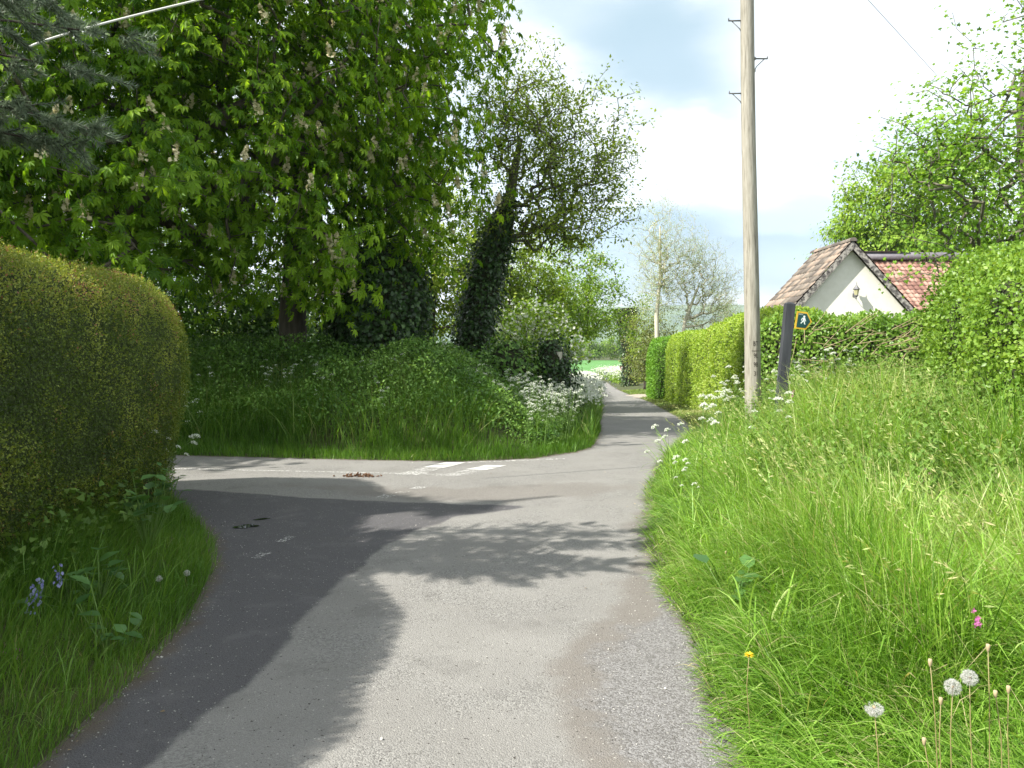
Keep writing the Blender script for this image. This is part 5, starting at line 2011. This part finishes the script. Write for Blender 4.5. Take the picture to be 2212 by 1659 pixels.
# on the shaded bank, thickening towards the lane corner
cnt = 0
cand, cd = scatter_xy(3000, -7, 3.5, 11.8, 18.5, lambda p, d: (zone(p[:, 0], p[:, 1]) == 2) & (d > .35) & (d < 2.8))
for (x, y), d_ in zip(cand, cd):
    w = .95 if x > .0 else (.28 if x > -1.5 else .06)
    if vnoise(A([[x, y]]), .8, 90)[0] < .42 and x < .2:
        continue
    if rng.random() < w * .32 and cnt < 120:
        lab = ('cow parsley in white flower massed on the shaded bank corner beside the lane' if x > 0 else 'scattered cow parsley in the shaded bank under the chestnut')
        place(fars[cnt % 4], x, y, lab, 'cow parsley on the bank corner' if x > 0 else 'cow parsley under the chestnut', rng.uniform(.8, 1.15), rng.uniform(0, 6.28))
        cnt += 1
# a few placed where the photo has them under the chestnut and at its left end
for (px, py, d_) in ((395, 880, 13.6), (420, 930, 12.7), (440, 865, 14.0), (375, 905, 13.2), (620, 865, 14.4), (640, 880, 14.0), (600, 872, 14.2), (800, 890, 14.0), (850, 880, 14.4), (1060, 870, 14.2), (700, 880, 14.2)):
    q = W(px, py, d_)
    place(fars[cnt % 4], q[0], q[1], 'scattered cow parsley in the shaded bank under the chestnut', 'cow parsley under the chestnut', 1.0, rng.uniform(0, 6.28), z=max(Z1(q[0], q[1]) - .1, q[2] - .85))
    cnt += 1
# sunlit drift beyond the corner: far too many to count
ch = []
p, d = scatter_xy(60000, 1.8, 12.5, 17, 100, lambda p, d: (zone(p[:, 0], p[:, 1]) == 2) & (d > .15) & (d < 1.6))
p, d = p[:1700], d[:1700]
z = Z(p[:, 0], p[:, 1], d)
h = rng.uniform(.7, 1.15, len(p))
P0 = np.c_[p, z]
P1 = np.c_[p + rng.normal(0, .08, p.shape), z + h]
V, F = tubes(P0, P1, np.full(len(p), .006), np.full(len(p), .004), 3)
ch.append((V, F, M['parsley_green'], .5))
m_ = 26
ii = np.repeat(np.arange(len(p)), m_)
q = P1[ii] + rng.normal(0, 1, (len(ii), 3)) * A([.13, .13, .10])
V, F, a = inst(PET_V, PET_F, frames(rdir(len(ii)), rdir(len(ii))), rng.uniform(.035, .075, len(ii)), q, rng.random(len(ii)))
ch.append((V, F, M['white_flower'], a))
q = P0[ii] + (P1 - P0)[ii] * rng.random((len(ii), 1)) * .85 + rng.normal(0, .1, (len(ii), 3))
ch.append(leaves_at(q, rdir(len(ii)) + A([0, 0, .2]), rng.uniform(.06, .12, len(ii)), (LONG_V, LEAF_F), M['parsley_green']))
tag(mesh('cow_parsley_drift', ch), kind='stuff')
# right hand verge of the far lane and both sides before the field
p, d = scatter_xy(40000, 7, 16, 62, 112, lambda p, d: (zone(p[:, 0], p[:, 1]) == 0) & (d > .6) & (d < 5) & (p[:, 1] > 86))
p, d = p[:900], d[:900]
z = Z(p[:, 0], p[:, 1], d)
P1 = np.c_[p, z + rng.uniform(.7, 1.4, len(p))]
ii = np.repeat(np.arange(len(p)), 22)
q = P1[ii] + rng.normal(0, .22, (len(ii), 3))
V, F, a = inst(PET_V, PET_F, frames(rdir(len(ii)), rdir(len(ii)) * .4 + A([0, 0, 1.])), rng.uniform(.06, .11, len(ii)), q, rng.random(len(ii)))
q2 = q - A([0, 0, 1.]) * rng.uniform(.1, 1.1, (len(ii), 1))
tag(mesh('verge_undergrowth', [(V, F, M['white_flower'], a), leaves_at(q2, rdir(len(ii)), rng.uniform(.15, .3, len(ii)), (LEAF_V, LEAF_F), M['thorn'])]), kind='stuff')

nears = [parsley('near', 1.0, 8, .037, (rng.normal(0, .1), 0)) for _ in range(3)]
for k, (px, py, d_, lab, s, tl) in enumerate([
        (1425, 945, 7.2, 'tallest cow parsley leaning out over the lane from the right verge', 1.0, -.22),
        (1405, 1010, 7.0, 'cow parsley bent lowest over the road edge at the verge corner', .8, -.35),
        (1480, 925, 7.8, 'cow parsley with two flat white heads at the verge corner', 1.0, -.05),
        (1540, 935, 7.6, 'cow parsley set back among grass just right of the verge corner', .95, .02),
        (1425, 1045, 6.6, 'small cow parsley low at the road edge', .55, -.3)]):
    q = W(px, py, d_)
    zg = Z1(q[0] + .3, d_)
    place(nears[k % 3], q[0] + .42, d_, lab, 'cow parsley leaning over the lane', s, rng.uniform(-.4, .4), tilt=(0, tl))
for k, (px, d_) in enumerate(((1650, 11.8), (1668, 10.6), (1712, 10.9), (1722, 11.6), (1760, 11.2), (1790, 11.6), (1830, 11.3), (1560, 11.8), (1580, 11.2), (1530, 12.5), (1600, 11.6), (1850, 11.8))):
    q = W(px, 0, d_)
    lab = ('white cow parsley growing round the foot of the footpath post' if px > 1605 else 'white cow parsley just left of the telegraph pole foot')
    place(nears[k % 3], q[0], d_, lab, 'cow parsley round the footpath post' if px > 1605 else 'cow parsley left of the pole', .78 + .2 * rng.random(), rng.uniform(0, 6.28))
for k, (px, py, d_, lab, s, tl) in enumerate([
        (300, 1040, 7.9, 'cow parsley leaning from the far end of the clipped hedge', .85, .45),
        (290, 1010, 8.2, 'upper cow parsley stalk poking past the clipped hedge end', 1.0, .3),
        (270, 1060, 7.2, 'fading cow parsley against the lower part of the clipped hedge', .8, .2)]):
    q = W(px, py, d_)
    place(nears[k], q[0], d_, lab, 'cow parsley at the clipped hedge', s, 0, tilt=(0, tl))


# ------------------------------------------------------------------ small flowers
def stalk_thing(name, label, cat, x, y, h, lean, head, group=None, r=.0016, col='dry', zz=None):
    z = Z1(x, y) if zz is None else zz
    root = empty(name, (x, y, z), label, cat, group)
    e = A([x + lean[0], y + lean[1], z + h])
    b = A([x, y, z])
    V, F = pipe([b, b + (e - b) * .35 + A([.010 * math.sin(x * 90), .01, 0]), b + (e - b) * .7 + A([.014 * math.sin(x * 90 + 1), .006, 0]), e], [r * 1.3, r * 1.1, r, r * .9], 6)
    mesh('stalk', [(V, F, M[col], .7)], root, smooth=True)
    head(e, root)
    return root


def clock(e, root, r=.024, half=False):
    n = 260
    d = rdir(n)
    if half:
        d = d[d[:, 2] < .2]
        n = len(d)
    q = e + d * r * .85
    V2, F2 = tubes(np.repeat(e[None], n, 0) + d * .004, q, np.full(n, .00025), np.full(n, .0002), 3)
    # tufts: little star of rays at each seed
    m = 7
    ii = np.repeat(np.arange(n), m)
    f = d[ii] * .5 + rdir(len(ii))
    nv = A([[-.06, 0, 0], [.06, 0, 0], [0, 1, 0]], float)
    V, F, a = inst(nv, A([[0, 1, 2]]), frames(f, rdir(len(ii))), np.full(len(ii), r * .32), q[ii], rng.random(len(ii)))
    mesh('seed_head', [(V, F, M['seed'], a), (V2, F2, M['seed'], .5)], root)
    V, F = lathe([(.001, e[2] + .006), (.005, e[2] + .003), (.005, e[2] - .004), (.002, e[2] - .008)], e[0], e[1], 8)
    mesh('receptacle', [(A(V), A(F), M['dry'], .6)], root)


def bud(e, root):
    V, F = lathe([(.0015, e[2] + .014), (.006, e[2] + .012), (.0065, e[2] + .004), (.005, e[2] - .006), (.002, e[2] - .012)], e[0], e[1], 8)
    mesh('spent_head', [(A(V), A(F), M['dry'], .9)], root, smooth=True)


def yellow(e, root):
    n = 90
    a = rng.uniform(0, 6.28, n)
    el = rng.uniform(0, .9, n)
    f = np.c_[np.cos(a) * np.cos(el), np.sin(a) * np.cos(el), np.sin(el)]
    V, F, v = inst(LONG_V, LEAF_F, frames(f, np.tile(A([[0, 0, 1.]]), (n, 1))), rng.uniform(.014, .022, n), np.repeat(e[None], n, 0), rng.random(n))
    mesh('petals', [(V, F, M['yellow'], v)], root)


def pinks(e, root):
    q = e + rng.normal(0, 1, (5, 3)) * A([.03, .02, .035])
    c = np.repeat(q, 5, axis=0)
    a = np.tile(np.arange(5) * 1.2566, 5)
    f = np.c_[np.cos(a), -.4 + 0 * a, np.sin(a)]
    V, F, v = inst(LEAF_V, LEAF_F, frames(f, np.tile(A([[0, -1., .3]]), (25, 1))), rng.uniform(.012, .018, 25), c, rng.random(25))
    mesh('petals', [(V, F, M['pink'], v)], root)


def bells(e, root):
    n = 22
    t = rng.random(n)
    q = e - A([0, 0, 1.]) * t[:, None] * .12 + rng.normal(0, .018, (n, 3))
    V, F, v = inst(OVAL_V, OVAL_F, frames(rdir(n) * .5 + A([0, 0, -1.]), rdir(n)), rng.uniform(.018, .028, n), q, rng.random(n))
    mesh('petals', [(V, F, M['blue'], v)], root)


def at_pic(px, py, d_, h, fn, name, label, cat, lean=(0, 0), group=None, col='stalk', r=.0016):
    q = W(px, py, d_)
    x, y = q[0] - lean[0], q[1] - lean[1]
    zg = Z1(x, y)
    hh = q[2] - zg
    return stalk_thing(name, label, cat, x, y, hh, lean, fn, group, r, col, zg)


at_pic(2058, 1484, 2.45, 0, clock, 'dandelion_clock', 'left one of two big fluffy dandelion clocks side by side', 'dandelion', (-.02, 0), 'dandelion clocks in the right verge')
at_pic(2094, 1464, 2.45, 0, clock, 'dandelion_clock', 'right one of two big fluffy dandelion clocks side by side', 'dandelion', (-.01, 0), 'dandelion clocks in the right verge')
at_pic(1888, 1528, 2.35, 0, lambda e, r: clock(e, r, .026, True), 'dandelion_clock', 'half-blown dandelion clock on a reddish stalk, lowest in the right verge', 'dandelion', (-.04, 0), 'dandelion clocks in the right verge')
for px, py, lab in ((2009, 1432, 'spent dandelion stalk left of the paired clocks'), (2032, 1515, 'spent dandelion stalk just below the paired clocks'), (2150, 1500, 'spent dandelion stalk right of the paired clocks'),
                    (1996, 1602, 'spent dandelion stalk lowest near the half-blown clock'), (2134, 1400, 'spent dandelion stalk above the paired clocks'), (2178, 1490, 'spent dandelion stalk near the right edge'),
                    (1568, 1190 + 4, 'spent dandelion stalk near the road edge')):
    dd = 2.5 if px > 1600 else 5.2
    at_pic(px, py, dd, 0, bud, 'dandelion_stalk', lab, 'dandelion', (-.03, 0), 'spent dandelion stalks')
at_pic(1618, 1416, 3.15, 0, yellow, 'dandelion', 'single yellow dandelion flower by the right road edge', 'dandelion', (0, 0))
for px, py, dd, lab in ((344, 1250, 5.0, 'left of two white dandelion clocks in the left verge grass'), (404, 1238, 5.2, 'right of two white dandelion clocks in the left verge grass')):
    at_pic(px, py, dd, 0, lambda e, r: clock(e, r, .02), 'dandelion_clock', lab, 'dandelion', (0, 0), 'dandelion clocks in the left verge')
for px, py, dd, lab in ((1180, 878, 13.2, 'bank'),):
    pass
for k, (px, py, dd, lab) in enumerate(((1712, 851, 9.6, 'pink campion directly below the footpath post'), (1775, 847, 9.8, 'pink campion right of the footpath post'), (1808, 872, 9.6, 'pink campion lowest right of the footpath post'),
                                       (1990, 1022, 5.6, 'pink campion cluster among tall grass on the right'), (2108, 1333, 3.2, 'bright pink campion above the paired dandelion clocks'),
                                       (18, 1398, 4.0, 'upper pink campion at the left picture edge'), (8, 1430, 3.9, 'lower pink campion at the left picture edge'))):
    at_pic(px, py, dd, 0, pinks, 'red_campion', lab, 'wild flower', (0, 0), 'pink campions', 'parsley_green')
for px, py, dd, lab in ((128, 1218, 4.6, 'highest pale bluebell against the hedge foot'), (84, 1246, 4.5, 'middle bluebell against the hedge foot'), (66, 1272, 4.4, 'lowest bluebell against the hedge foot')):
    at_pic(px, py, dd, 0, bells, 'bluebell', lab, 'wild flower', (.03, 0), 'bluebells under the clipped hedge', 'parsley_green')
# docks and broad leaves at the hedge foot
for k, (px, py, dd, n, s, lab) in enumerate(((215, 1240, 4.8, 12, .17, 'broad-leaved dock at the near foot of the clipped hedge'), (150, 1215, 4.7, 7, .16, 'dock with upright leaf beside the bluebells'),
                                             (320, 1150, 6.0, 16, .17, 'tall dock clump half way along the hedge foot'), (355, 1095, 7.2, 14, .16, 'dark dock clump at the far hedge corner'),
                                             (235, 1330, 4.1, 8, .14, 'low dock among grass nearest the camera on the left'), (1590, 1240, 4.6, 8, .17, 'pale dock half buried in the right verge grass'))):
    q = W(px, py, dd)
    zg = Z1(q[0], dd)
    n = int(n * 1.8)
    s = s * .68
    a = rng.uniform(0, 6.28, n)
    b = A([q[0], dd, zg]) + np.c_[rng.normal(0, .08, (n, 2)), np.abs(rng.normal(.12, .10, n)) + (.25 if 'tall' in lab or 'dark' in lab else 0)]
    f = np.c_[np.cos(a), np.sin(a), rng.uniform(-.1, .8, n)]
    ch = [leaves_at(b, f, rng.uniform(.6, 1.3, n) * s, (OVAL_V, OVAL_F), M['dock'], up=np.tile(A([[0, 0, 1.]]), (n, 1)))]
    V, F = tubes(np.tile(A([[q[0], dd, zg]]), (n, 1)), b, np.full(n, .004), np.full(n, .003), 4)
    ch.append((V, F, M['parsley_green'], .5))
    tag(mesh('dock_plant', ch, loc=(q[0], dd, zg)), lab, 'weed', 'dock plants')
# creeping weeds along the hedge foot
p, d = scatter_xy(20000, -5, -2, 3, 9, lambda p, d: (zone(p[:, 0], p[:, 1]) == 1) & (d > .45) & (p[:, 0] < -3.05 + .02 * p[:, 1]) & in_view(p))
p, d = p[:5200], d[:5200]
zz = Z(p[:, 0], p[:, 1], d)
pos = np.c_[p, zz + rng.random(len(p)) ** 1.5 * (.15 + .5 * vnoise(p, 1.4, 15))]
tag(mesh('hedge_foot_weeds', [leaves_at(pos, rdir(len(p)) + A([.5, -.3, 0]), rng.uniform(.03, .07, len(p)), (IVY_V, IVY_F), M['nettle'])]), kind='stuff')

# ------------------------------------------------------------------ litter, stones, dung
c = gnd(780, 1030)
n = 60
q = np.c_[c[0] + rng.normal(0, .09, n), c[1] + rng.normal(0, .05, n), .006 + np.abs(rng.normal(0, .012, n))]
ch = []
ico = A([[1, 0, 0], [-1, 0, 0], [0, 1, 0], [0, -1, 0], [0, 0, 1], [0, 0, -1]], float)
icf = A([[0, 2, 4], [2, 1, 4], [1, 3, 4], [3, 0, 4], [2, 0, 5], [1, 2, 5], [3, 1, 5], [0, 3, 5]])
V, F, a = inst(ico, icf, frames(rdir(n), rdir(n)), np.c_[rng.uniform(.015, .035, n), rng.uniform(.01, .02, n), rng.uniform(.006, .014, n)], q)
tag(mesh('dung_pile', [(V, F, M['dung'], None)], loc=(c[0], c[1], .005)), 'flattened brown dung pile on the road across the junction', 'dung')
M['stone'] = noise_mat('road_stone', [(.2, (.12, .115, .11)), (.5, (.26, .25, .24)), (.8, (.48, .46, .43))], 3, .9, bump=0, usev=True)
p = np.c_[rng.uniform(-5, 2.2, 60000), rng.uniform(2.4, 11, 60000)]
d = sdist(p)
gdist = sdist(p, GRAV)
pr = np.where(d < 0, .9 * np.exp(d / .10) + .35 * (gdist < -.05) * 1.0 + .002, 0)
k = rng.random(len(p)) < pr
p = p[k][:4200]
n = len(p)
sz = rng.uniform(.0015, .0045, n) * (1 + (rng.random(n) > .97) * 1.5)
q = np.c_[p, base_z(p[:, 1]) + .004 + sz * .3]
V, F, a = inst(ico, icf, frames(rdir(n), rdir(n)), sz[:, None] * rng.uniform(.6, 1.2, (n, 3)), q, rng.random(n))
tag(mesh('loose_gravel', [(V, F, M['stone'], a)]), kind='stuff')
p = np.c_[rng.uniform(-5, 4.5, 60000), rng.uniform(2.4, 20, 60000)]
d = sdist(p)
k = (rng.random(len(p)) < np.where(d > -.6, np.exp(-np.abs(d + .03) / .06) * .55, 0) * np.where((p[:, 0] > .6) & (p[:, 1] > 11) & (p[:, 1] < 16), 2.0, .35)) | \
    (rng.random(len(p)) < np.where((d < 0), .0012, 0))
p = p[k][:3200]
n = len(p)
q = np.c_[p, np.where(sdist(p) > 0, Z(p[:, 0], p[:, 1]), base_z(p[:, 1])) + .012]
V, F, a = inst(LEAF_V, LEAF_F, frames(rdir(n) * A([1, 1, .1]), rdir(n) * .3 + A([0, 0, 1.])), rng.uniform(.010, .028, n), q, rng.random(n))
tag(mesh('leaf_litter', [(V, F, M['litter'], a)]), kind='stuff')


# ------------------------------------------------------------------ air
hm = bpy.data.materials.new('haze')
hm.use_nodes = True
t = NT(hm.node_tree)
o_ = t.n('ShaderNodeOutputMaterial')
pv = t.n('ShaderNodeVolumePrincipled')
pv.inputs['Color'].default_value = (.80, .88, 1.0, 1)
pv.inputs['Density'].default_value = .00016
t.l(pv.outputs[0], o_.inputs['Volume'])
V, F = box(-4100, 4100, -4100, 4100, -60, 420)
hz_o = mesh('haze', [(V, F, hm, None)])
tag(hz_o, kind='stuff')
scene.cycles.volume_bounces = 0
